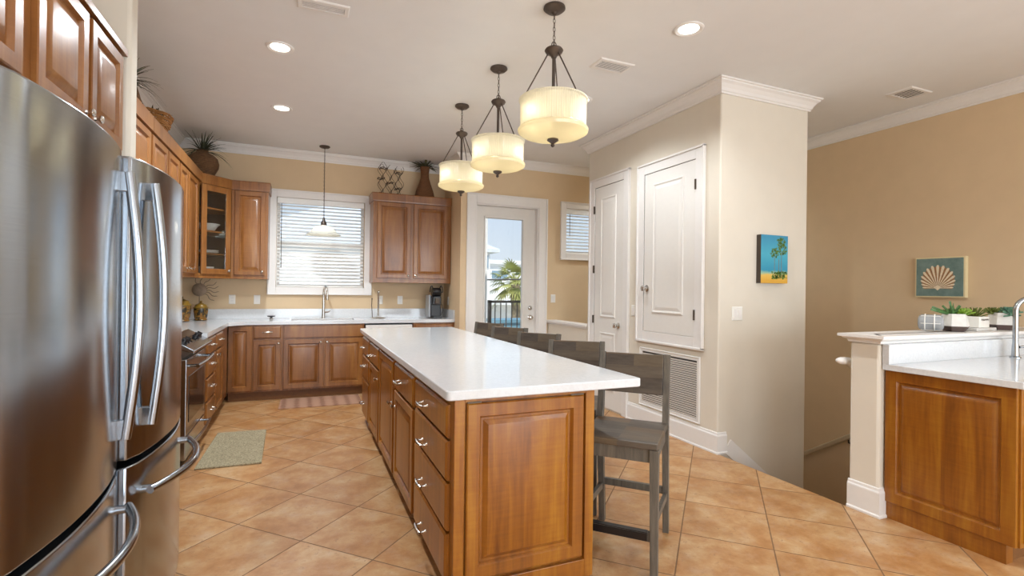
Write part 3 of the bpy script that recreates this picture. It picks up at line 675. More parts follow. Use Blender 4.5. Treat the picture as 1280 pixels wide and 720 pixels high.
upleft('two-door left wall cabinet beside the glass-door corner cabinet', 5.34, 6.375, [(5.37, 5.705, 5.68), (5.74, 6.20, 5.90)])

# corner cabinet with glass door and dishes
A = Vector((ULX, 6.38, 0)); B = Vector((-.775, UFY, 0)); uu = (B - A).normalized(); nn = Vector((uu.y, -uu.x, 0)); Wd = (B - A).length
cc = root('wall_cabinet', (-1.1, 6.75, UB), 'diagonal corner wall cabinet with a glass door showing dishes', 'cabinet', 'wall cabinets')
Z = Vector((0, 0, 1)); y9 = BW - .004; x9 = LW + .004
b = MB(); t = .018
floorpoly = [(A.x, A.y), (B.x, B.y), (B.x, y9), (x9, y9), (x9, A.y)]
b.prism(floorpoly, UB + .015, UB + .07); b.prism(floorpoly, UT - .02, UC - .004)
b.box(x9, x9 + t, A.y, y9, UB + .07, UT - .02); b.box(x9, B.x, y9 - t, y9, UB + .07, UT - .02); b.box(x9, A.x, A.y, A.y + t, UB + .07, UT - .02); b.box(B.x - t, B.x, B.y, y9, UB + .07, UT - .02)
b.build('body', 'wood', cc)
b = MB(); e = .0006; b.box(x9 + t, x9 + t + e, A.y + t, y9 - t, UB + .07, UT - .02); b.box(x9 + t, B.x - t, y9 - t - e, y9 - t, UB + .07, UT - .02); b.build('back_lining', 'dark_inside', cc)
SH = [UB + .07, 1.70, 1.955, 2.215]
for z in SH[1:]:
    b = MB(); ins = .03; k = nn * -ins
    b.prism([(A.x + k.x, A.y + t), (A.x + k.x + .001, A.y + t), (B.x - t, B.y + k.y + .05), (B.x - t, y9 - t - .001), (x9 + t + .001, y9 - t - .001), (x9 + t + .001, A.y + t)], z - .018, z); b.build('shelf', 'wood', cc)
dz0, dz1 = UB + .06, UT - .012; P = A + uu * .02 + nn * .001
b = MB(); w_ = Wd - .04; s_ = .062
for o_, a_, c_ in ((0, s_, 0), (w_ - s_, s_, 0)): b.obox(P + uu * o_ + Z * dz0, uu * a_, nn * .02, Z * (dz1 - dz0))
for z_ in (dz0, dz1 - s_): b.obox(P + uu * s_ + Z * z_, uu * (w_ - 2 * s_), nn * .02, Z * s_)
dr = b.build('door', 'wood', cc, bevel=.003)
b = MB(); b.obox(P + uu * s_ + nn * .008 + Z * (dz0 + s_), uu * (w_ - 2 * s_), nn * .004, Z * (dz1 - dz0 - 2 * s_)); b.build('glass_pane', 'glass', dr)
knob(P + uu * (w_ - .03) + nn * .0205 + Z * (dz0 + .045), nn, dr)
b = MB(); b.sweep([(A.x, A.y), (B.x, B.y)], [(-.03, UT), (.012, UT), (.014, UT + .012), (.016, UC - .01), (.022, UC), (-.03, UC)]); b.build('top_moulding', 'wood', cc)
mid = (A + B) / 2 - nn * .12
def dish(name, prof, z, label, cat, du=0, dn=0, grp='dishes in the corner cabinet'):
    b = MB(); o = mid + uu * du + nn * dn; b.lathe(prof, (o.x, o.y, z), (0, 0, 1), 28, capends=True)
    tag(b.build(name, 'white_ceramic', base=(o.x, o.y, z), smooth=40), label, cat, grp)
dish('plate', [(.05, 0), (.10, .004), (.115, .012), (.115, .016), (.09, .011)], SH[1] + .0005, 'lower white plate on the lowest wooden shelf', 'plate')
dish('plate', [(.05, .0), (.10, .004), (.115, .012), (.115, .016), (.09, .011)], SH[1] + .0175, 'upper white plate stacked on the lowest wooden shelf', 'plate')
dish('serving_bowl', [(.055, 0), (.07, .005), (.105, .06), (.125, .075), (.122, .078), (.10, .062), (.06, .01)], SH[2] + .0005, 'white wide-rimmed bowl on the middle shelf', 'bowl')
dish('baking_dish', [(.075, 0), (.085, .004), (.095, .07), (.098, .075), (.092, .075), (.08, .01)], SH[0] + .0005, 'white deep dish on the cabinet floor behind the glass', 'dish', -.035)
dish('mug', [(.022, 0), (.026, .004), (.028, .055), (.026, .057), (.022, .01)], SH[0] + .0005, 'small white cup beside the deep dish behind the glass', 'cup', .10, .02)

# ---- cabinets above the refrigerators, facing +x
AX = -.80; U, NN = (0, -1, 0), (1, 0, 0)
def above(label, y0, y1, doors):
    r = cabinet('wall_cabinet', label, (AX, y1, 0), U, NN, y1 - y0, AX - LW - .004, 1.86, 2.405, [('door', y1 - d1, y1 - d0, 1.955, 2.392, ('k', y1 - ky, 2.0)) for d0, d1, ky in doors], 'wood', 'cabinets above the refrigerators')
    b = MB(); b.sweep([(AX, y1), (AX, y0)], [(-.03, 2.405), (.008, 2.405), (.02, 2.425), (.024, 2.435), (-.03, 2.435)]); b.build('top_moulding', 'wood', r); return r
above('two-door cabinet above the far refrigerator, beside the stub wall', 2.0, 2.878, [(2.045, 2.45, 2.425), (2.485, 2.855, 2.515)])
above('two-door cabinet above the near refrigerator', 1.10, 1.995, [(1.14, 1.53, 1.50), (1.565, 1.955, 1.595)])

# ------------------------------------------------------------------ refrigerators
def bowed(b, y0, y1, x_edge, sag, z0, z1, thick=.07, n=14, r=.012):
    """door slab whose front (+x) face bows outward between y0 and y1"""
    P = []
    for i in range(n + 1):
        t = i / n; P.append((x_edge + sag * (1 - (2 * t - 1) ** 2) - (r if i in (0, n) else 0), y0 + (y1 - y0) * t))
    P = [(x_edge - thick, y1), (x_edge - thick, y0)][::-1][:0] + [(x_edge - thick, y0)] + P + [(x_edge - thick, y1)]
    b.prism(P, z0, z1)
def fridge(y0, y1, label, hinge_far, fx):
    r = root('refrigerator', (-1.0, (y0 + y1) / 2, 0), label, 'refrigerator', 'pair of stainless refrigerators')
    b = MB(); b.box(LW + .01, fx - .085, y0, y1, .03, 1.755); b.box(LW + .05, fx - .12, y0 + .02, y1 - .02, 0, .03); b.build('body', 'black', r)
    b = MB(); bowed(b, y0 + .003, y1 - .003, fx, .045, .728, 1.775); dr = b.build('door', 'steel', r, smooth=25, bevel=.006, seg=3)
    b = MB(); bowed(b, y0 + .003, y1 - .003, fx, .045, .06, .705); fz = b.build('freezer_drawer', 'steel', r, smooth=25, bevel=.006, seg=3)
    b = MB(); b.box(LW + .05, fx - .08, y0 + .01, y1 - .01, .0, .055); b.build('kick_plate', 'black', r)
    # vertical bowed bar handle at the meeting edge
    hy = y0 + .085 if hinge_far else y1 - .085; s0 = fx + .010
    b = MB(); pts = [(s0 + .030 + .034 * math.sin(PI * i / 12), hy, .83 + (1.70 - .83) * i / 12) for i in range(13)]
    b.tube(pts, .0155, 14)
    for z in (.862, 1.668): b.obox((s0 - .01, hy - .012, z - .032), (.044, 0, 0), (0, .024, 0), (0, 0, .064))
    b.build('handle', 'steel', dr, smooth=40, bevel=.002)
    # horizontal bowed bar handle on the drawer
    b = MB(); pts = []
    for i in range(15):
        t = i / 14; y = y0 + .06 + (y1 - y0 - .12) * t; bow = .045 * (1 - (2 * t - 1) ** 2); pts.append((fx + .045 + bow * 1.35 + .02 * math.sin(PI * t), y, .60))
    b.tube(pts, .0145, 12)
    for t in (.03, .97): y = y0 + .06 + (y1 - y0 - .12) * t; b.tube([(fx - .004, y, .60), (fx + .05, y, .60)], [.016, .013], 10)
    b.build('handle', 'steel', fz, smooth=40)
    return r
fridge(1.30, 2.075, 'stainless refrigerator nearest the camera, with bowed door over a drawer', False, -.565)
fridge(2.09, 2.865, 'stainless refrigerator farther from the camera, beside the stub wall', True, -.537)

# ------------------------------------------------------------------ stove
s0, s1 = 4.20, 4.965; sx_ = -.760
st = root('stove', (-1.05, (s0 + s1) / 2, 0), 'slide-in range with black cooktop between the counters', 'stove')
b = MB(); b.box(LW + .01, sx_ - .035, s0, s1, .03, .90); b.build('body', 'black', st)
b = MB(); b.box(LW + .01, sx_ - .126, s0 - .0, s1, .9, .935); b.build('cooktop', 'black_glass', st, bevel=.004)
for cy, cx, rr in ((s0 + .2, -1.2, .09), (s1 - .2, -1.2, .075), (s0 + .2, -.96, .075), (s1 - .2, -.96, .10)):
    b = MB(); b.lathe([(rr, 0), (rr, .0012), (rr - .004, .0012), (rr - .004, 0)], (cx, cy, .935), n=24); b.build('burner_ring', 'hinge', st)
b = MB(); b.add([(sx_ - .125, s0, .90), (sx_ - .125, s1, .90), (sx_ - .125, s1, .965), (sx_ - .125, s0, .965), (sx_ + .050, s0, .838), (sx_ + .050, s1, .838), (sx_ + .056, s1, .862), (sx_ + .056, s0, .862)],
    [(0, 3, 2, 1), (3, 7, 6, 2), (7, 4, 5, 6), (4, 0, 1, 5), (0, 4, 7, 3), (1, 2, 6, 5)])
cp = b.build('control_panel', 'steel', st, bevel=.006, seg=3)
dvec = Vector((.181, 0, -.103)).normalized(); nvec = Vector((.103, 0, .181)).normalized(); c0 = Vector((sx_ - .0345, 0, .9135))
for y in (s0 + .10, s0 + .20, s1 - .20, s1 - .10):
    b = MB(); O = c0 + Vector((0, y, 0)) + nvec * .0005; b.lathe([(.028, 0), (.028, .006), (.022, .008), (.019, .026), (.014, .028)], O, nvec, 16)
    b.obox(O - dvec * .02 - Vector((0, .005, 0)) + nvec * .026, dvec * .04, Vector((0, .01, 0)), nvec * .008); b.build('knob', 'black', cp, smooth=40)
b = MB(); O = c0 + Vector((0, (s0 + s1) / 2 - .10, 0)) - dvec * .03 + nvec * .0005; b.obox(O, dvec * .06, (0, .20, 0), nvec * .003); b.build('display', 'black_glass', cp)
b = MB(); b.box(sx_ - .034, sx_ + .006, s0 + .004, s1 - .004, .245, .80); od = b.build('oven_door', 'steel', st, bevel=.006, seg=3)
b = MB(); b.box(sx_ + .006, sx_ + .009, s0 + .09, s1 - .09, .33, .665); b.build('window', 'oven_glass', od)
def barhandle(z, parent, out=.06, r=.013):
    b = MB(); pts = [(sx_ + .006 + out + .012 * math.sin(PI * i / 10), s0 + .05 + (s1 - s0 - .10) * i / 10, z) for i in range(11)]; b.tube(pts, r, 10)
    for y in (s0 + .075, s1 - .075): b.tube([(sx_, y, z), (sx_ + out, y, z)], r * .9, 10)
    b.build('handle', 'steel', parent, smooth=40)
barhandle(.745, od)
b = MB(); b.box(sx_ - .034, sx_ + .004, s0 + .004, s1 - .004, .075, .235); wd = b.build('warming_drawer', 'steel', st, bevel=.005)
barhandle(.20, wd, .045, .010)
b = MB(); b.box(sx_ - .08, sx_ - .035, s0 + .01, s1 - .01, 0, .07); b.build('kick_plate', 'black', st)

# ------------------------------------------------------------------ floor coverings
b = MB(); b.prism([(-.70, 4.20), (-.262, 4.185), (-.285, 5.13), (-.68, 5.15)], .0005, .014)
tag(b.build('rug', 'rug', base=(-.48, 4.65, 0), bevel=.005), 'olive shag rug on the tiles in front of the stove', 'rug')
b = MB(); b.prism([(-.222, 5.965), (.66, 5.945), (.66, 6.46), (-.21, 6.47)], .0005, .008)
tag(b.build('floor_mat', 'mat', base=(.2, 6.2, 0)), 'pinkish striped mat below the sink cabinet', 'mat')

# ------------------------------------------------------------------ things on the long counter
K = .925
f = root('kitchen_faucet', (.262, 6.955, K), 'tall brushed nickel pull-down faucet behind the sink, below the window', 'faucet')
b = MB(); b.lathe([(.026, 0), (.026, .008), (.020, .014), (.0175, .10), (.017, .24)], (.262, 6.955, K), n=16)
pts = [(.262, 6.955, K + .24), (.262, 6.952, K + .34)] + [(.262 + .018 * (1 - math.cos(t)), 6.885 + .067 * math.cos(t), K + .345 + .067 * math.sin(t)) for t in [PI * i / 10 for i in range(1, 11)]]
b.tube(pts, [.0165] + [.0125] * (len(pts) - 1), 12); b.build('spout', 'chrome', f, smooth=40)
b = MB(); b.lathe([(.013, 0), (.014, -.02), (.018, -.075), (.020, -.10), (.014, -.103)], (.298, 6.818, K + .345), n=14); b.build('spray_head', 'chrome', f, smooth=40)
b = MB(); b.tube([(.275, 6.955, K + .075), (.305, 6.945, K + .078), (.33, 6.935, K + .085), (.345, 6.93, K + .10)], [.011, .009, .007, .006], 8); b.build('lever', 'chrome', f, smooth=40)
b = MB(); b.lathe([(.022, 0), (.024, .006), (.018, .018)], (-.345, 6.86, K), n=16, mat=0); b.lathe([(.012, .0185), (.014, .026), (.045, .034), (.047, .044), (.02, .046)], (-.345, 6.86, K), n=20, mat=1)
tag(b.build('sink_stopper', ['chrome', 'black'], base=(-.345, 6.86, K), smooth=40), 'small black sink stopper standing on the counter left of the sink', 'stopper')
p = root('paper_towel_holder', (.945, 6.86, K), 'empty upright paper towel holder on the counter right of the sink', 'towel holder')
b = MB(); b.lathe([(.09, 0), (.092, .006), (.085, .012), (.02, .016)], (.945, 6.86, K), n=24); b.build('base', 'chrome', p, smooth=40)
b = MB(); b.lathe([(.013, .014), (.013, .33), (.017, .34), (.015, .36), (.006, .365)], (.945, 6.86, K), n=14); b.build('rod', 'chrome', p, smooth=40)
b = MB(); b.tube([(.868, 6.86, K + .01), (.864, 6.86, K + .10), (.858, 6.86, K + .17), (.862, 6.86, K + .25)], .005, 8); b.ell((.862, 6.86, K + .258), .009); b.build('tension_arm', 'bronze', p, smooth=40)
# coffee machine
cm = root('coffee_maker', (1.70, 6.78, K), 'black single-cup coffee maker at the right end of the counter', 'coffee maker')
b = MB(); b.box(1.625, 1.765, 6.72, 6.96, K, K + .30); b.box(1.635, 1.755, 6.655, 6.72, K + .18, K + .30); b.build('body', 'black', cm, bevel=.012, seg=3)
b = MB(); b.box(1.600, 1.6245, 6.73, 6.95, K + .01, K + .315); b.build('water_tank', 'grey_glass', cm, bevel=.006)
b = MB(); b.lathe([(.05, -.06), (.058, -.05), (.060, 0), (.058, .05), (.05, .06)], (1.695, 6.71, K + .355), (1, 0, .0), 20); b.build('brew_head', 'black', cm, smooth=40)
b = MB(); b.tube([(1.695 + .07 * math.cos(t) * .0 + .0 + (.062 if s > 0 else -.062), 6.71 + .0, K + .355) if False else (1.695 + s * .066, 6.71 + .085 * math.cos(t), K + .355 + .085 * math.sin(t)) for s in (1,) for t in [PI * i / 8 for i in range(9)]], .007, 8)
b.tube([(1.695 - .066, 6.71 + .085 * math.cos(t), K + .355 + .085 * math.sin(t)) for t in [PI * i / 8 for i in range(9)]], .007, 8); b.tube([(1.629, 6.625, K + .355), (1.761, 6.625, K + .355)], .007, 8); b.build('lever', 'black', cm, smooth=40)
b = MB(); b.box(1.665, 1.725, 6.625, 6.655, K + .20, K + .275); b.build('spout', 'hinge', cm, bevel=.006)
b = MB(); b.box(1.64, 1.75, 6.62, 6.72, K, K + .03); b.build('drip_tray', 'black', cm, bevel=.005)
b = MB(); b.tube([(1.766, 6.85, K + .2), (1.81, 6.84, K + .18), (1.83, 6.84, K + .10), (1.80, 6.85, K + .03), (1.766, 6.86, K + .03)], .004, 6); b.build('power_cord', 'black', cm, smooth=40)
# canisters and sun ornament
def canister(x, y, s, label):
    r = root('canister', (x, y, K), label, 'canister', 'painted canisters by the corner')
    b = MB(); b.lathe([(.06 * s, 0), (.072 * s, .008 * s), (.064 * s, .02 * s), (.072 * s, .05 * s), (.080 * s, .12 * s), (.078 * s, .155 * s)], (x, y, K), n=24); b.build('jar', 'canister', r, smooth=40)
    b = MB(); b.lathe([(.084 * s, .156 * s), (.084 * s, .166 * s), (.070 * s, .175 * s), (.062 * s, .20 * s), (.03 * s, .215 * s), (.012 * s, .222 * s), (.015 * s, .24 * s), (.004 * s, .25 * s)], (x, y, K), n=24); b.build('lid', 'canister_lid', r, smooth=40)
canister(-1.075, 6.73, .92, 'smaller painted canister on the counter, in front of the sun ornament')
canister(-1.235, 6.56, 1.15, 'larger painted canister half hidden behind the refrigerator edge')
su = root('sun_ornament', (-1.12, 6.90, K), 'rusty metal sun with wavy rays behind the painted canisters', 'ornament')
b = MB(); b.lathe([(.05, 0), (.05, .006), (.012, .010)], (-1.12, 6.90, K), n=16); b.tube([(-1.12, 6.90, K + .005), (-1.12, 6.90, K + .30)], .005, 8); b.build('stand', 'rust', su)
b = MB(); b.lathe([(.0, -.018), (.05, -.016), (.072, -.006), (.078, .0), (.072, .008), (.05, .022), (.02, .028), (.0, .029)], (-1.12, 6.895, K + .355), (0, -1, 0), 24); b.build('face', 'rust', su, smooth=40)
for i, a in enumerate([-42, -24, -8, 10, 26, 52, 80, 108]):
    a = math.radians(a); L = .13; b = MB(); pts = []
    for k in range(9):
        t = k / 8; o = .010 * math.sin(t * 2 * PI * 1.2); rr = .074 + L * t; pts.append((-1.12 + rr * math.cos(a) - o * math.sin(a), 6.893, K + .355 + rr * math.sin(a) + o * math.cos(a)))
    b.tube(pts, [.0045] * 8 + [.002], 6); b.build('ray', 'rust', su)

# ------------------------------------------------------------------ wall plates
def plate(O, u, n, kind, label, W=.072, H=.115):
    u, n = Vector(u), Vector(n); Z = Vector((0, 0, 1)); O = Vector(O)
    r = root('wall_switch' if kind == 's' else 'wall_outlet', O, label, 'switch' if kind == 's' else 'outlet')
    b = MB(); b.panel(O - u * W / 2 - Z * H / 2, u, Z, n, W, H, [(0, 0), (0, .003), (.006, .006), (.008, .006)]); b.build('plate', 'white_plastic', r)
    k = 1 if W < .09 else 2
    for i in range(k):
        cx = (i - (k - 1) / 2) * .046
        if kind == 's':
            b = MB(); b.obox(O + u * (cx - .016) - Z * .033 + n * .006, u * .032, Z * .066, n * .003); b.build('rocker', 'trim', r)
        else:
            for dz in (-.027, .008):
                b = MB(); b.obox(O + u * (cx - .015) + Z * dz + n * .006, u * .03, Z * .022, n * .002); b.build('socket', 'grille_white', r)
plate((-.795, BW - .0005, 1.163), (1, 0, 0), (0, -1, 0), 'o', 'white outlet on the wall beside the sun ornament')
plate((-.52, BW - .0005, 1.163), (1, 0, 0), (0, -1, 0), 's', 'white switch on the wall left of the sink window')
plate((.992, BW - .0005, 1.163), (1, 0, 0), (0, -1, 0), 'o', 'white outlet behind the paper towel holder')
plate((1.265, BW - .0005, 1.163), (1, 0, 0), (0, -1, 0), 's', 'cream switch between the towel holder and coffee maker')
plate((RX - .0005, 6.80, 1.16), (0, 1, 0), (-1, 0, 0), 'o', 'white outlet on the side wall beside the coffee maker')
plate((3.25, DW - .0005, 1.21), (1, 0, 0), (0, -1, 0), 's', 'white switch right of the glass door')
plate((PX - .0005, 4.29, 1.13), (0, -1, 0), (-1, 0, 0), 's', 'white switch between pantry door and hatch door', .06)
plate((3.37, PY0 - .0005, 1.155), (1, 0, 0), (0, -1, 0), 's', 'white double switch below and left of the palm picture', .115)

# return air grille
gr = root('return_air_grille', (PX, 3.75, .195), 'large white louvred return grille low on the pantry wall', 'vent')
b = MB(); b.panel((PX, 4.165, .195), (0, -1, 0), (0, 0, 1), (-1, 0, 0), .83, .575, [(0, 0), (0, .012), (.005, .018), (.012, .012), (.034, .012), (.038, .004)], hole=True)
b.box(PX - .012, PX, 3.735, 3.76, .233, .732); b.build('frame', 'grille_white', gr)
b = MB(); b.box(PX - .003, PX, 3.375, 4.125, .235, .732); b.build('backing', 'vent_dark', gr)
b = MB(); z = .243
while z < .728:
    for a0, a1 in ((3.373, 3.733), (3.762, 4.127)): b.bar((PX - .0095, a0, z), (PX - .0095, a1, z), .0025, .0152, up=(-.45, 0, .89))
    z += .0195
b.build('louvres', 'grille_white', gr)

# ------------------------------------------------------------------ pictures
cv = root('palm_picture', (3.725, PY0, 1.415), 'small canvas of two palm trees by blue water on the cream wall', 'picture')
X0, X1, Z0, Z1 = 3.585, 3.905, 1.415, 1.828; yf = PY0 - .045
b = MB(); b.box(X0, X1, yf, PY0 - .0005, Z0, Z1); b.build('canvas_edge', 'dark_edge', cv)
b = MB(); b.box(X0 + .001, X1, yf - .0015, yf - .0001, Z0, Z1); b.build('painted_front', 'palm_bg', cv)
rnd = random.Random(3); b = MB(); pw = X1 - X0; ph = Z1 - Z0
def blob(b, cx, cz, r, k, yy=yf - .0018):
    for i in range(k):
        a = rnd.uniform(0, 2 * PI); q = r * rnd.random() ** .5; x, z = cx + q * math.cos(a), cz + q * math.sin(a) * .8; s = rnd.uniform(.006, .014)
        x = min(max(x, X0 + .012), X1 - .012); z = min(max(z, Z0 + .01), Z1 - .012); w = rnd.uniform(0, PI)
        b.prism([(0, 0)] * 0 + [], 0, 0) if False else b.add([(x + s * math.cos(w + t) * (1 if j % 2 else .4), yy - .0004 * (i % 3), z + s * math.sin(w + t) * (1 if j % 2 else .4)) for j, t in enumerate([2 * PI * j / 8 for j in range(8)])] , [tuple(range(8))])
blob(b, X0 + pw * .74, Z0 + ph * .86, .05, 60); blob(b, X0 + pw * .80, Z0 + ph * .70, .055, 60); blob(b, X0 + pw * .50, Z0 + ph * .64, .055, 60)
for i in range(70): blob(b, rnd.uniform(X0 + pw * .42, X1 - .01), Z0 + ph * rnd.uniform(.10, .24), .012, 2)
b.build('painted_foliage', 'paint_green', cv)
b = MB()
for fx_, top in ((.50, .60), (.66, .5), (.76, .68)): b.box(X0 + pw * fx_ - .003, X0 + pw * fx_ + .003, yf - .0017, yf - .0015, Z0 + ph * .15, Z0 + ph * top)
b.build('painted_trunks', 'paint_trunk', cv)
# shell picture on the right wall: faces -x; picture runs along y
sv = root('shell_picture', (RW, 2.66, 1.312), 'teal canvas of a scallop shell on the wall beyond the plants', 'picture')
y0, y1, z0, z1 = 2.47, 2.85, 1.312, 1.674; xf = RW - .045
b = MB(); b.box(xf, RW - .0005, y0, y1, z0, z1); b.build('canvas_edge', 'cream_edge', sv)
b = MB(); b.box(xf - .0015, xf - .0001, y0 + .012, y1 - .008, z0 + .010, z1 - .012); b.build('painted_front', 'teal', sv)
cy, cz = 2.672, 1.392; b = MB(); b2 = MB()
NR = 15
for i in range(NR):
    a = math.radians(4 + 172 * i / (NR - 1)); L = .115 + .095 * math.sin(a) ** 1.3
    for bb, k, xx, LL, t1 in ((b, .55, xf - .003, L, .10), (b2, 1.12, xf - .0022, L * .96, .05)):
        d = Vector((0, -math.cos(a), math.sin(a))); s = Vector((0, math.sin(a), math.cos(a))); o = Vector((xx - .00003 * i, cy, cz)); w1 = L * math.radians(172 / (NR - 1)) * k
        vs = []
        for t, w in ((t1, w1 * t1), (.5, w1 * .46), (.92, w1 * .95), (1, w1 * .5)): vs += [o + d * LL * t - s * w * .5, o + d * LL * t + s * w * .5]
        bb.add(vs, [(0, 1, 3, 2), (2, 3, 5, 4), (4, 5, 7, 6)])
b.add([(xf - .0036, cy - .030, cz + .008), (xf - .0036, cy, cz - .018), (xf - .0036, cy + .030, cz + .008), (xf - .0036, cy, cz + .03)], [(0, 1, 2, 3)])
b2.build('painted_shell', 'shell_dk', sv); b.build('painted_ribs', 'shell_lt', sv)

# ------------------------------------------------------------------ ceiling fittings
def downlight(x, y, label, power=9):
    r = root('recessed_light', (x, y, CZ), label, 'ceiling light', 'recessed ceiling lights')
    b = MB(); b.lathe([(.098, 0), (.096, -.006), (.085, -.010), (.066, -.003), (.066, -.0008), (.098, -.0008)], (x, y, CZ), n=32, capends=False); b.build('trim_ring', 'trim', r, smooth=40)
    b = MB(); b.lathe([(.066, -.0025), (.03, -.003), (0.0005, -.0032)], (x, y, CZ), n=24, capends=False); b.build('lens', 'can_light', r)
    lamp('downlight_lamp', 'SPOT', (0, 0, -.03), power * 4.2, (.88, .95, 1), size=.06, parent=r, spot=math.radians(150))
    return r
downlight(-.171, 4.041, 'recessed light on the ceiling left of the pendants, nearer one', 33)
downlight(-.205, 5.411, 'recessed light on the ceiling above the stove aisle, farther one', 34)
downlight(2.354, 2.622, 'recessed light on the ceiling in front of the pantry corner', 17)
downlight(2.352, 4.003, 'recessed light on the ceiling behind the nearest pendant', 15)
for x, y in ((-.17, 1.6), (2.35, .6), (1.0, -1.2), (3.6, -1.2), (-.2, -2.8), (3.2, -3)): downlight(x, y, 'recessed light on the ceiling, out of sight of the camera')  # extra downlights added out of view as fill
downlight(4.75, 5.6, 'recessed light on the ceiling over the stairs behind the pantry', 22)  # added out of view to brighten the stairwell

def vent(x0, x1, y0, y1, label, axis, n, tilt):
    r = root('ceiling_vent', ((x0 + x1) / 2, (y0 + y1) / 2, CZ), label, 'vent', 'ceiling air vents')
    b = MB(); b.panel((x0, y0, CZ), (1, 0, 0), (0, 1, 0), (0, 0, -1), x1 - x0, y1 - y0, [(0, 0), (0, .003), (.006, .009), (.028, .010), (.030, .002)], hole=True); b.build('frame', 'trim', r)
    b = MB(); b.box(x0 + .028, x1 - .028, y0 + .028, y1 - .028, CZ - .0015, CZ - .0002); b.build('backing', 'vent_dark', r)
    b = MB()
    for i in range(n):
        t = (i + .5) / n
        if axis == 'x': y = y0 + .03 + (y1 - y0 - .06) * t; b.bar((x0 + .03, y, CZ - .0075), (x1 - .03, y, CZ - .0075), .0085, .0015, up=(0, math.sin(tilt), math.cos(tilt)))
        else: x = x0 + .03 + (x1 - x0 - .06) * t; b.bar((x, y0 + .03, CZ - .0075), (x, y1 - .03, CZ - .0075), .017, .0015, up=(math.sin(tilt), 0, math.cos(tilt)))
    b.build('slats', 'trim', r)
vent(-.05, .255, 3.275, 3.405, 'white ceiling vent nearest the refrigerators, left of the pendants', 'x', 5, .05)
vent(2.05, 2.355, 3.205, 3.385, 'white ceiling vent between the pendants and pantry', 'x', 7, .05)
vent(4.70, 4.985, 2.575, 2.785, 'white ceiling vent above the stairwell', 'y', 6, .0)

# ------------------------------------------------------------------ pendants over the island
def chain(b, x, y, z0, z1, r=.009, w=.0022):
    z = z0; k = 0; step = r * 2.9
    while z < z1 - .002:
        pts = []
        for i in range(10):
            t = 2 * PI * i / 10; a, c = r * .75 * math.cos(t), r * 1.75 * math.sin(t)
            pts.append((x + (a if k % 2 else 0), y + (0 if k % 2 else a), z + r * 1.5 + c))
        b.tube(pts, w, 6, closed=True); z += step; k += 1
def pendant(x, y, label):
    r = root('pendant_light', (0, 0, 0), label, 'pendant lamp', 'island pendants')
    L = lambda z: z - 3.085          # local z, ceiling at 0
    b = MB(); b.lathe([(.066, 0), (.068, -.012), (.05, -.028), (.02, -.034), (.012, -.045), (.003, -.046)], n=28); b.build('canopy', 'bronze', r, smooth=40)
    b = MB(); chain(b, 0, 0, L(2.855), L(3.045)); b.build('chain', 'bronze', r, smooth=60)
    b = MB(); b.lathe([(.004, L(2.853)), (.012, L(2.845)), (.014, L(2.835)), (.052, L(2.825)), (.058, L(2.815)), (.05, L(2.80)), (.022, L(2.785)), (.016, L(2.77))], n=24)
    pts = [(.016 * math.cos(t), 0, L(2.848) + .022 * math.sin(t)) for t in [2 * PI * i / 12 for i in range(12)]]; b.tube(pts, .003, 6, closed=True); b.build('hub', 'bronze', r, smooth=40)
    b = MB(); b.lathe([(.0105, L(2.77)), (.0105, L(2.53)), (.014, L(2.525)), (.014, L(2.40)), (.006, L(2.395)), (.006, L(2.262))], n=12); b.build('stem', 'bronze', r, smooth=40)
    for k in range(3):
        a = 2 * PI * k / 3 + .9; b = MB(); b.tube([(.03 * math.cos(a), .03 * math.sin(a), L(2.805)), (.192 * math.cos(a), .192 * math.sin(a), L(2.50))], .0042, 8); b.build('rod', 'bronze', r, smooth=40)
    b = MB(); b.lathe([(.200, L(2.505)), (.212, L(2.508)), (.214, L(2.500)), (.205, L(2.492)), (.203, L(2.345)), (.208, L(2.335)), (.198, L(2.335)), (.196, L(2.345)), (.198, L(2.492)), (.200, L(2.500))], n=72, capends=False); b.build('shade', 'shade', r, smooth=40)
    b = MB(); b.lathe([(.208, L(2.334)), (.218, L(2.322)), (.214, L(2.306)), (.19, L(2.292)), (.12, L(2.276)), (.05, L(2.268)), (.012, L(2.267)), (.012, L(2.271)), (.05, L(2.272)), (.12, L(2.280)), (.19, L(2.297)), (.208, L(2.31)), (.20, L(2.33))], n=56, capends=False); b.build('bowl', 'bowl_glass', r, smooth=40)
    b = MB(); b.lathe([(.005, L(2.268)), (.034, L(2.266)), (.036, L(2.258)), (.018, L(2.245)), (.008, L(2.238)), (.013, L(2.230)), (.009, L(2.220)), (.002, L(2.216))], n=20); b.build('finial', 'bronze', r, smooth=40)
    for k in range(3):
        a = 2 * PI * k / 3 - .75; b = MB(); px_, py_ = .150 * math.cos(a), .150 * math.sin(a)
        b.lathe([(.014, L(2.43)), (.014, L(2.46)), (.004, L(2.462))], (px_, py_, 0), n=12); b.tube([(0, 0, L(2.445)), (px_, py_, L(2.445))], .005, 6); sck = b.build('socket', 'bronze', r)
        b = MB(); b.ell((px_, py_, L(2.40)), (.027, .027, .034), 14, 10); b.build('bulb', 'bulb', r, smooth=60)
        lamp('bulb_lamp', 'POINT', (px_ * .6, py_ * .6, L(2.37)), PEND, (1, .93, .80), size=.03, parent=r)
    return r
PEND = .12
pend0 = pendant(1.42, 2.76, 'nearest and largest-looking drum pendant over the island')
pend0.location = (1.42, 2.76, CZ)
p2 = copy_tree(pend0); p2.location = (1.415, 3.697, CZ); p2['label'] = 'middle drum pendant of the three over the island'
p3 = copy_tree(pend0); p3.location = (1.39, 4.601, CZ); p3['label'] = 'farthest drum pendant over the island, in front of the vase cabinet'
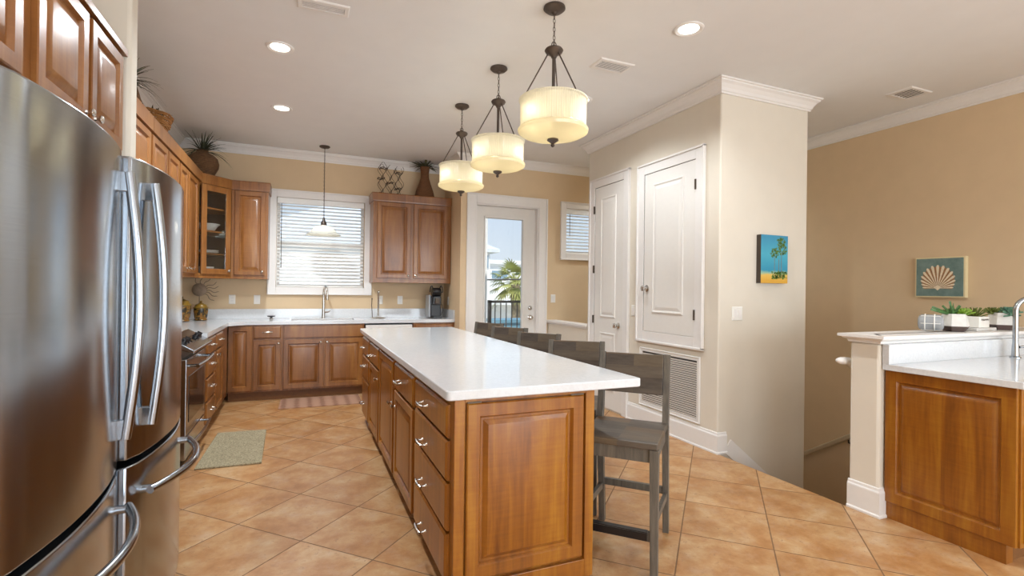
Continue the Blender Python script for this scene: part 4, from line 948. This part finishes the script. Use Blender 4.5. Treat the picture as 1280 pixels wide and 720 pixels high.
# sink pendant
sp_ = root('pendant_light', (.24, 6.66, CZ), 'single frosted dome pendant on a long chain above the sink', 'pendant lamp')
def at(prof, dz=0): return [(r_, z + dz) for r_, z in prof]
b = MB(); b.lathe([(.062, 0), (.064, -.01), (.05, -.02), (.012, -.026), (.004, -.03)], (.24, 6.66, CZ), n=24); b.build('canopy', 'bronze', sp_, smooth=40)
b = MB(); chain(b, .24, 6.66, 2.19, 3.055, .008, .002); b.tube([(.243, 6.66, 2.17), (.243, 6.66, 3.06)], .0022, 6); b.build('chain', 'bronze', sp_, smooth=60)
b = MB(); b.lathe([(.006, 2.20), (.014, 2.19), (.016, 2.165), (.03, 2.14), (.036, 2.11), (.034, 2.10), (.01, 2.098)], (.24, 6.66, 0), n=18); b.build('socket_cap', 'bronze', sp_, smooth=40)
b = MB(); P = [(.034, 2.099), (.075, 2.09), (.115, 2.065), (.145, 2.03), (.165, 2.0), (.205, 1.985), (.208, 1.978)]; b.lathe(P + [(r_ - .005, z - .004) for r_, z in P[::-1]], (.24, 6.66, 0), n=48, capends=False); b.build('shade', 'frost', sp_, smooth=40)
b = MB(); b.ell((.24, 6.66, 2.045), (.028, .028, .035)); b.build('bulb', 'bulb', sp_, smooth=60)
lamp('bulb_lamp', 'POINT', (0, 0, 2.01 - CZ), 3, (1, .88, .7), size=.03, parent=sp_)

# ------------------------------------------------------------------ bar stools
def make_stool(label):
    r = root('bar_stool', (0, 0, 0), label, 'bar stool', 'wooden bar stools along the island')
    hw, hd, sz = .19, .21, .625
    b = MB(); b.box(-hw, hw, -hd, hd, sz - .032, sz); b.build('seat', 'planks', r, bevel=.006)
    b = MB()
    for x in (-1, 1): b.box(x * (hw - .02) - .011, x * (hw - .02) + .011, -hd + .03, hd - .03, sz - .095, sz - .033)
    for y in (-1, 1): b.box(-hw + .03, hw - .03, y * (hd - .025) - .011, y * (hd - .025) + .011, sz - .095, sz - .033)
    b.build('apron', 'stoolframe', r)
    for x in (-1, 1):
        b = MB(); b.bar((x * (hw - .018), -hd + .022, sz - .033), (x * (hw - .012), -hd + .012, 0), .042, .042, up=(0, 1, 0), a1=.034, b1=.034); b.build('leg', 'stoolframe', r, bevel=.002)
        b = MB(); b.bar((x * (hw - .012), hd + .001, sz - .02), (x * (hw - .012), hd + .085, 0), .034, .044, up=(0, 1, 0), a1=.032, b1=.036)
        b.bar((x * (hw - .012), hd + .0015, sz - .02), (x * (hw - .012), hd + .055, .985), .034, .040, up=(0, 1, 0), a1=.034, b1=.026); b.build('leg', 'stoolframe', r, bevel=.002)
    b = MB(); P0 = Vector((0, hd + .022, .765)); P1 = Vector((0, hd + .050, .982)); b.bar(P0, P1, 2 * (hw - .030), .020, up=(0, 1, 0)); b.build('backrest', 'planks', r, bevel=.004)
    b = MB(); b.box(-hw + .03, hw - .03, -hd + .006, -hd + .034, .165, .205); fr = b.build('front_stretcher', 'stoolframe', r)
    b = MB(); b.box(-hw + .045, hw - .045, -hd + .002, -hd + .0058, .168, .202); b.box(-hw + .045, hw - .045, -hd + .0025, -hd + .034, .2052, .208); b.build('foot_plate', 'black', fr)
    for x in (-1, 1):
        b = MB(); b.bar((x * (hw - .016), -hd + .03, .25), (x * (hw - .013), hd + .04, .215), .02, .034); b.build('side_stretcher', 'stoolframe', r)
    b = MB(); b.box(-hw + .028, hw - .028, hd + .035, hd + .057, .225, .262); b.build('rear_stretcher', 'stoolframe', r)
    return r
stool0 = make_stool('')
spots = [(1.545, 2.15, -46, 'nearest wooden bar stool, fully seen at the island corner'), (1.60, 2.82, -38, 'second wooden bar stool from the near corner of the island'), (1.56, 3.50, -55, 'middle bar stool of the five along the island'),
         (1.56, 4.13, -56, 'fourth bar stool along the island, only its back showing'), (1.56, 4.75, -63, 'farthest bar stool, its back in front of the glass door')]
for i, (x, y, a, lb) in enumerate(spots):
    s = stool0 if i == 0 else copy_tree(stool0)
    s.location = (x, y, 0); s.rotation_euler = (0, 0, math.radians(a)); s['label'] = lb

# ------------------------------------------------------------------ decoration on the wall cabinets
rnd = random.Random(11)
def grass_tuft(b, O, n, L, spread, droop, w=.012, seed=1, lo=.2):
    q = random.Random(seed)
    for i in range(n):
        a = q.uniform(0, 2 * PI); e = q.uniform(lo, 1.0) * spread; l = L * q.uniform(.65, 1.1)
        d = Vector((math.cos(a) * e, math.sin(a) * e, 1.0 - .55 * e))
        if O[0] + d.normalized().x * l < LW + .03: d.x = -d.x * .4
        b.blade(O, d, (math.cos(a), math.sin(a), .3), l, w * q.uniform(.7, 1.2), droop * l * q.uniform(.3, 1.2) * e, .0012, 6, 0)
v = root('vase', (-1.06, 6.60, UC), 'round woven basket vase with grass on the corner cabinet', 'vase')
b = MB(); b.lathe([(.09, 0), (.125, .03), (.160, .10), (.166, .15), (.152, .205), (.11, .245), (.065, .265), (.055, .28), (.06, .295), (.05, .297), (.045, .27)], (-1.06, 6.60, UC), n=36); b.build('body', 'wicker', v, smooth=50)
b = MB(); grass_tuft(b, (-1.06, 6.60, UC + .27), 70, .31, 1.1, .8, .018, 4); b.build('grass', 'grass', v)
v = root('vase', (1.545, 6.84, UC), 'tall flared reddish wicker vase on the cabinet right of the window', 'vase')
b = MB(); b.lathe([(.135, 0), (.138, .015), (.118, .10), (.082, .20), (.058, .28), (.054, .34), (.064, .42), (.067, .432), (.06, .432), (.055, .40)], (1.545, 6.84, UC), n=32); b.build('body', 'wicker_red', v, smooth=50)
b = MB(); q = random.Random(8)
for i in range(44):
    a = q.uniform(0, 2 * PI); e = q.uniform(.3, 1.25); d = Vector((math.cos(a) * e, math.sin(a) * e * .6, .5)); b.blade((1.545, 6.84, UC + .41), d, (0, 0, 1), q.uniform(.15, .27), .032, q.uniform(.03, .14), .002, 6, 0)
b.build('foliage', 'grass', v)
rk = root('wine_rack', (1.08, 6.84, UC), 'curly dark wire wine rack on the cabinet right of the window', 'wine rack')
b = MB(); X = .945; Q = UC
def wav(x, z0, z1, ph, amp=.032, y=6.80): return [(x + amp * math.sin(ph + 2 * PI * (z0 + (z1 - z0) * k / 20) / .20), y, Q + z0 + (z1 - z0) * k / 20) for k in range(21)]
for y in (6.78, 6.90):
    for i, (z1, ph) in enumerate(((.43, 0), (.43, PI), (.40, .3), (.36, PI + .3), (.39, 0), (.39, PI))): b.tube(wav(X + .055 * i, .004, z1, ph, .026, y), .0028, 6)
b.build('uprights', 'wire', rk, smooth=60)
for i, (x, z) in enumerate(((.965, .02), (1.20, .02), (.955, .22), (1.07, .17), (1.18, .10), (.98, .36), (1.19, .31))):
    b = MB()
    for yy in (6.80, 6.88): b.tube([(x - .045 + .09 * k / 8, yy, Q + z + .008 * math.sin(PI * k / 4 + i)) for k in range(9)], .005, 6)
    for xx in (-.04, 0, .04): b.tube([(x + xx, 6.78, Q + z), (x + xx, 6.90, Q + z)], .004, 6)
    b.build('cradle', 'wire', rk, smooth=60)
bs = root('basket', (-1.17, 4.98, UC), 'small twig basket of greenery on the left wall cabinets', 'basket')
b = MB(); q = random.Random(5)
for k in range(13):
    z = .012 + .15 * k / 12; r_ = .075 + .075 * (k / 12) ** .7; pts = [((r_ + q.uniform(-.006, .006)) * math.cos(t) - 1.17, (r_ + q.uniform(-.006, .006)) * 1.35 * math.sin(t) + 4.98, UC + z + q.uniform(-.006, .006)) for t in [2 * PI * j / 18 for j in range(18)]]; b.tube(pts, .0075, 6, closed=True)
for k in range(20):
    t = 2 * PI * k / 20; b.tube([(-1.17 + .07 * math.cos(t), 4.98 + .095 * math.sin(t), UC + .004), (-1.17 + .148 * math.cos(t), 4.98 + .2 * math.sin(t), UC + .172)], .005, 5)
b.lathe([(.07, .004), (.07, .012)], (-1.17, 4.98, UC), n=18); b.build('basket_weave', 'twig', bs)
b = MB()
for k in range(70):
    a = q.uniform(0, 2 * PI); rr = q.uniform(.02, .13); b.blade((-1.17 + rr * math.cos(a), 4.98 + rr * 1.3 * math.sin(a), UC + .15), (math.cos(a) * .8, math.sin(a) * .8, q.uniform(.2, .9)), (0, 0, 1), q.uniform(.04, .09), .014, .01, .001, 3)
b.build('greenery', 'grass', bs)
v = root('vase', (-1.19, 4.38, UC), 'grass plant on the left wall cabinets, half hidden by the stub wall', 'vase')
b = MB(); b.lathe([(.07, 0), (.09, .03), (.10, .10), (.075, .19), (.06, .23), (.05, .23)], (-1.19, 4.38, UC), n=24); b.build('body', 'wicker', v, smooth=50)
b = MB(); grass_tuft(b, (-1.19, 4.38, UC + .21), 70, .27, 1.15, .9, .011, 9, .45); b.build('grass', 'grass', v)

# ------------------------------------------------------------------ bar counter by the stairs
pn = cabinet('bar_cabinet', 'base cabinet with a raised end panel beside the pony wall', (3.245, 1.285, 0), (1, 0, 0), (0, -1, 0), 2.0, .615, .10, .882, [('door', .03, .5, .12, .70, ('k', .46, .66)), ('drawer', .03, .5, .72, .86, ('p', .26, .79)), ('door', .52, .98, .12, .70, ('k', .56, .66)), ('drawer', .52, .98, .72, .86, ('p', .75, .79)), ('door', 1.0, 1.48, .12, .70, ('k', 1.44, .66)), ('drawer', 1.0, 1.48, .72, .86, ('p', 1.24, .79)), ('door', 1.5, 1.97, .12, .70, ('k', 1.54, .66)), ('drawer', 1.5, 1.97, .72, .86, ('p', 1.74, .79))], 'wood_amber')
b = MB(); b.panel((3.2455, 1.895, .10), (0, -1, 0), (0, 0, 1), (-1, 0, 0), .60, .78, [(0, 0), (0, .016), (.003, .018), (.060, .018), (.064, .012), (.068, .003), (.078, .003), (.095, .013), (.102, .0145)]); b.build('end_panel', 'wood_amber', pn, smooth=20)
b = MB(); b.box(3.238, 3.30, 1.335, 1.895, 0, .0995); b.build('base_board', 'wood_amber', pn)
bt = root('bar_countertop', (4.2, 1.57, .882), 'white quartz bar counter with splashback in front of the pony wall', 'countertop')
b = MB(); b.box(3.205, RW - .005, 1.262, 1.900, .882, .918); b.build('slab', 'quartz', bt, bevel=.004)
b = MB(); b.box(3.205, RW - .005, 1.862, 1.900, .918, 1.034); tag(b.build('splashback', 'quartz', base=(4.2, 1.88, .918), bevel=.002), 'white quartz upstand against the pony wall', 'splashback')
bf = root('bar_faucet', (4.43, 1.79, .918), 'brushed steel gooseneck faucet at the right edge, on the bar counter', 'faucet')
b = MB(); b.lathe([(.030, 0), (.030, .006), (.021, .012), (.018, .08), (.0155, .10)], (4.43, 1.79, .918), n=20); b.build('base', 'steel', bf, smooth=40)
b = MB(); pts = [(4.43, 1.79, .918 + .09), (4.43, 1.79, 1.0), (4.43, 1.79, 1.10), (4.43, 1.79, 1.235)] + [(4.43 + .085 * (1 - math.cos(t)) * .8, 1.79 - .085 * (1 - math.cos(t)) * .6, 1.235 + .085 * math.sin(t)) for t in [PI * i / 12 for i in range(1, 13)]]; pts.append((pts[-1][0], pts[-1][1], 1.16)); b.tube(pts, .0155, 14); b.build('spout', 'steel', bf, smooth=40)
b = MB(); b.tube([(4.445, 1.775, .99), (4.50, 1.74, 1.0)], .008, 10); b.build('lever', 'steel', bf, smooth=40)

CT = 1.0855
def hexpot(x, y, s, label, rot):
    r = root('planter', (x, y, CT), label, 'planter', 'faceted concrete planters on the pony wall')
    def ring(rr, z): return [(x + rr * math.cos(rot + 2 * PI * i / 6), y + rr * math.sin(rot + 2 * PI * i / 6), CT + z) for i in range(6)]
    def shell(rs):
        vs = []; fs = []
        for rr, z in rs: vs += ring(rr, z)
        for i in range(len(rs) - 1):
            for j in range(6): fs.append((i * 6 + j, i * 6 + (j + 1) % 6, (i + 1) * 6 + (j + 1) % 6, (i + 1) * 6 + j))
        fs += [tuple(range(6))[::-1], tuple((len(rs) - 1) * 6 + j for j in range(6))]; return vs, fs
    b = MB(); b.add(*shell([(.060 * s, 0), (.086 * s, .036 * s)])); b.build('dipped_base', 'pot_base', r)
    b = MB(); b.add(*shell([(.086 * s, .0362 * s), (.066 * s, .118 * s), (.058 * s, .118 * s), (.056 * s, .105 * s)])); b.build('pot', 'concrete', r)
    b = MB(); b.add(*shell([(.056 * s, .104 * s), (.055 * s, .108 * s)])); b.build('soil', 'soil', r); return r
def rosette(b, O, n, L, w, seed, lo=.2, hi=1.2, droop=.0, thick=.004):
    q = random.Random(seed)
    for i in range(n):
        a = i * 2.399 + q.uniform(-.2, .2); e = lo + (hi - lo) * i / n
        d = Vector((math.cos(a) * math.sin(e), math.sin(a) * math.sin(e), math.cos(e))); b.blade(O, d, (math.cos(a) * .2, math.sin(a) * .2, 1), L * (.75 + .35 * i / n), w, droop, thick, 4, .25, tip=.08)
p1 = hexpot(4.13, 1.99, 1.02, 'left concrete planter with spiky aloe, beside the grey wire drum', .30)
b = MB(); q = random.Random(2); O = Vector((4.11, 1.99, CT + .108))
for a, e, L in ((2.75, 1.30, .155), (2.45, 1.12, .13), (3.4, .5, .105), (1.5, .75, .09), (4.4, .7, .085), (.3, .35, .09), (2.9, .25, .10), (3.6, .95, .10), (5.3, .5, .08)):
    d = Vector((math.cos(a) * math.sin(e), math.sin(a) * math.sin(e), math.cos(e))); b.blade(O, d, (-d.x * .3, -d.y * .3, 1), L, .028, 0, .007, 5, .3, shape=lambda t: max(.08, 1 - t ** 1.4))
b.build('aloe', 'leaf', p1, smooth=40)
b = MB(); rosette(b, (4.165, 1.96, CT + .108), 26, .068, .026, 4, .1, 1.35); b.build('lime_rosette', 'leaf_lime', p1, smooth=40)
b = MB(); rosette(b, (4.145, 2.02, CT + .108), 16, .06, .022, 6, .1, 1.3); b.build('green_rosette', 'leaf', p1, smooth=40)
tr = MB(); tr.box(4.30, 4.55, 1.94, 2.06, CT, CT + .022); tag(tr.build('tray', 'marble', base=(4.43, 2.0, CT), bevel=.004), 'grey marble tray under the white planter, between the concrete pots', 'tray')
wp = root('planter', (4.40, 2.0, CT + .0225), 'square white planter with leaf print on the marble tray', 'planter')
b = MB(); z = CT + .0225; b.panel((4.335, 1.945, z), (1, 0, 0), (0, 1, 0), (0, 0, 1), .13, .11, [(.004, 0), (0, .004), (0, .075), (.006, .078), (.01, .062)]); b.build('pot', 'white_ceramic', wp)
b = MB(); b.tube([(4.37, 1.9445, z + .055), (4.40, 1.9445, z + .05), (4.44, 1.9445, z + .06)], .0012, 5); q = random.Random(3)
for i in range(9): x = 4.36 + .011 * i; b.add([(x, 1.9444, z + .052), (x + .006, 1.9444, z + .060 + .004 * (i % 2)), (x + .016, 1.9444, z + .066 - .024 * (i % 2)), (x + .009, 1.9444, z + .052)], [(0, 1, 2, 3)])
b.build('leaf_print', 'bronze', wp)
b = MB(); rosette(b, (4.40, 2.0, z + .062), 34, .10, .014, 9, .05, 1.25, .0, .003); b.build('spiky_plant', 'leaf_olive', wp, smooth=40)
p2_ = hexpot(4.72, 1.985, 1.05, 'right concrete planter with blue-green rosettes, beside the bar faucet', .10)
b = MB(); rosette(b, (4.745, 1.96, CT + .108), 36, .078, .03, 12, .1, 1.45, 0, .005); rosette(b, (4.70, 1.93, CT + .104), 18, .06, .026, 13, .3, 1.7, 0, .005); b.build('blue_rosette', 'leaf_blue', p2_, smooth=40)
b = MB(); rosette(b, (4.685, 2.02, CT + .108), 26, .07, .026, 14, .1, 1.3); b.build('olive_rosette', 'leaf_olive', p2_, smooth=40)
# grey drum with white wire bands lying on its side
dr_ = root('wire_drum', (3.93, 2.0, CT), 'grey glass cylinder with white wire bands lying on the pony wall', 'lantern')
R_ = .056; ax = Vector((.42, -.907, 0)).normalized(); O = Vector((3.925, 2.098, CT + R_ + .0035))
b = MB(); b.lathe([(.03, 0), (.046, .006), (R_ - .002, .02), (R_ - .002, .115), (.046, .130), (.03, .136)], O, ax, 28); b.build('cylinder', 'grey_glass', dr_, smooth=40)
uA = ax.orthogonal().normalized(); vA = ax.cross(uA)
for s_ in (.038, .088):
    b = MB(); b.tube([O + ax * s_ + (uA * math.cos(t) + vA * math.sin(t)) * R_ for t in [2 * PI * i / 28 for i in range(28)]], .0035, 8, closed=True); b.build('band', 'white_wire', dr_, smooth=60)
for k in range(6):
    t = 2 * PI * k / 6 + .4; w = (uA * math.cos(t) + vA * math.sin(t)); b = MB(); b.tube([O + ax * .004 + w * .034, O + ax * .02 + w * (R_ - .001), O + ax * .115 + w * (R_ - .001), O + ax * .133 + w * .034], .002, 6); b.build('rib', 'white_wire', dr_, smooth=60)

# handrails in the stairwell
hr = root('handrail', (3.6, 2.13, .5), 'white handrail end showing behind the pony wall', 'handrail')
b = MB(); P = [Vector((3.19, 2.135, .905)), Vector((3.255, 2.135, .90)), Vector((3.33, 2.135, .855)), Vector((4.20, 2.135, .24))]; b.tube(P, [.024, .024, .023, .023], 12); b.ell((3.185, 2.135, .906), (.034, .026, .020), 14, 8); b.build('rail', 'trim', hr, smooth=50)
for t in (.06, .8):
    b = MB(); p = P[1].lerp(P[3], t); b.tube([p - Vector((0, 0, .02)), p - Vector((0, .02, .065)), Vector((p.x, 2.08, p.z - .08))], .007, 8); b.build('bracket', 'rail_wood' if False else 'hinge', hr, smooth=50)
hr = root('handrail', (RW, 3.9, -.5), 'tan handrail sloping down the wall in the stairwell', 'handrail')
b = MB(); b.bar((RW - .05, 3.25, -.03), (RW - .05, 4.9, -1.13), .045, .05); b.build('rail', 'wood_rail', hr, bevel=.012)
for y in (3.45, 4.6):
    z = -.03 - (y - 3.25) * .6667; b = MB(); b.tube([(RW - .05, y, z - .02), (RW - .045, y, z - .06), (RW - .0005, y, z - .075)], .008, 8); b.build('bracket', 'hinge', hr)

# ------------------------------------------------------------------ outdoors, seen through the glass door and the blinds
GZ = -3.0
b = MB(); b.box(-60, 90, 7.3, 120, GZ - .2, GZ); tag(b.build('ground_outside', 'ground'), 'sandy ground between the houses outside', 'ground', None, 'structure')
b = MB(); b.box(1.6, 6.2, DW + .16, 8.6, -.32, -.12); tag(b.build('floor_balcony', 'deck'), 'grey board balcony outside the glass door', 'balcony', None, 'structure')
rl = root('railing', (3.9, 8.55, -.12), 'dark balcony railing outside the glass door', 'railing')
b = MB(); b.box(3.12, 6.2, 8.52, 8.58, 1.08, 1.125); b.build('top_rail', 'rail_dark', rl)
b = MB(); b.box(3.12, 6.2, 8.535, 8.565, .0, .035); b.build('bottom_rail', 'rail_dark', rl)
for x in (3.15, 6.15): b = MB(); b.box(x - .03, x + .03, 8.52, 8.58, -.12, 1.13); b.build('post', 'rail_dark', rl)
for k in range(26): x = 3.26 + .11 * k; b = MB(); b.box(x - .008, x + .008, 8.542, 8.558, .035, 1.08); b.build('baluster', 'rail_dark', rl)
co = MB(); co.box(2.93, 3.06, 8.45, 8.60, -.12, 3.3); tag(co.build('porch_post', 'house_white', base=(3.0, 8.5, -.12)), 'white porch post at the left of the door glass', 'post')
# neighbouring houses
h = root('house', (9.0, 24, GZ), 'long white flat-roofed house behind the palm', 'house')
b = MB(); b.box(4.5, 20, 24, 32, GZ, 2.62); b.build('wall', 'house_white', h)
b = MB(); b.box(4.3, 20.2, 23.8, 32.2, 2.62, 2.82); b.build('roof', 'house_white', h)
for x, z in ((8.95, 2.02), (12.2, 2.02), (9.2, -.7), (11.0, -.7), (15, -.7)): b = MB(); b.box(x, x + .85, 23.97, 24.05, z - .15, z + .25); b.build('window', 'house_glass', h)
b = MB(); b.box(6.5, 19, 23.1, 23.98, .55, .72); b.build('ledge', 'house_white', h)
h = root('house', (4.0, 15, GZ), 'white house with projecting eave at the left of the door glass', 'house')
b = MB(); b.box(-1.5, 5.52, 15, 22, GZ, 2.5); b.build('wall', 'house_white', h)
b = MB(); e0, e1 = 2.5, 2.6; xr = 5.80
b.add([(-2, 14.85, e0), (xr, 14.85, e0), (xr, 22.2, e0), (-2, 22.2, e0), (1, 18.5, 4.3), (3.0, 18.5, 4.3), (-2, 14.85, e1), (xr, 14.85, e1), (xr, 22.2, e1), (-2, 22.2, e1)], [(3, 2, 1, 0), (0, 1, 7, 6), (1, 2, 8, 7), (2, 3, 9, 8), (3, 0, 6, 9), (6, 7, 5, 4), (7, 8, 5), (8, 9, 4, 5), (9, 6, 4)]); b.build('roof', 'house_roof', h)
b = MB(); b.box(5.0, 5.45, 14.96, 15.02, 2.0, 2.4); b.build('window', 'house_glass', h)
# palm
pm = root('palm_tree', (6.85, 16, GZ), 'palm tree with drooping fronds outside the glass door', 'palm tree')
b = MB(); pts = [(6.85 + .05 * math.sin(k), 16, GZ + 4.5 * k / 10) for k in range(11)]; b.tube(pts, [.17 + .02 * (k % 2) for k in range(11)], 12); b.build('trunk', 'palm_trunk', pm, smooth=50)
q = random.Random(21)
for k in range(36):
    a = 2 * PI * k * .382 + q.uniform(-.1, .1); e = -.75 + 2.0 * k / 36; b = MB(); L = q.uniform(.85, 1.1); O = Vector((6.85, 16, 1.55))
    d = Vector((math.cos(a) * math.cos(e), math.sin(a) * math.cos(e), math.sin(e))); tipc = O + d * L * .55
    b.tube([O, tipc], [.018, .010], 5)
    sd = d.cross(Vector((0, 0, 1))).normalized(); un = sd.cross(d)
    for j in range(13):
        t = (j - 6) / 6; dd = (d * math.cos(t * 1.25) + sd * math.sin(t * 1.25)).normalized(); b.blade(tipc, dd, un, L * .62 * (1 - .3 * abs(t)), .055, .22, .003, 4)
    b.build('frond', 'palm_leaf', pm)
wr = MB(); wr.tube([(4.9, 13.8, 1.60), (6.0, 13.8, 1.63), (7.5, 13.8, 1.67), (9.4, 13.8, 1.74)], .022, 6); tag(wr.build('utility_cable', 'rail_dark', base=(4.9, 13.8, 1.6)), 'dark utility cable crossing in front of the white house', 'cable')
for x, z, lb in ((4.82, 1.85, 'wooden utility pole behind the left edge of the glass door'), (9.48, 1.95, 'wooden utility pole behind the wall right of the glass door')): wr = MB(); wr.tube([(x, 13.8, GZ), (x, 13.8, z)], .075, 10); tag(wr.build('utility_pole', 'palm_trunk', base=(x, 13.8, GZ)), lb, 'pole', 'utility poles outside')
bx = MB(); bx.box(4.15, 5.0, 10.8, 11.4, GZ, .55); bx.box(4.1, 5.05, 10.75, 11.45, .55, .62); tag(bx.build('bin_store', 'teal_bin', base=(4.6, 11.1, GZ)), 'blue-green box below the palm outside', 'box')
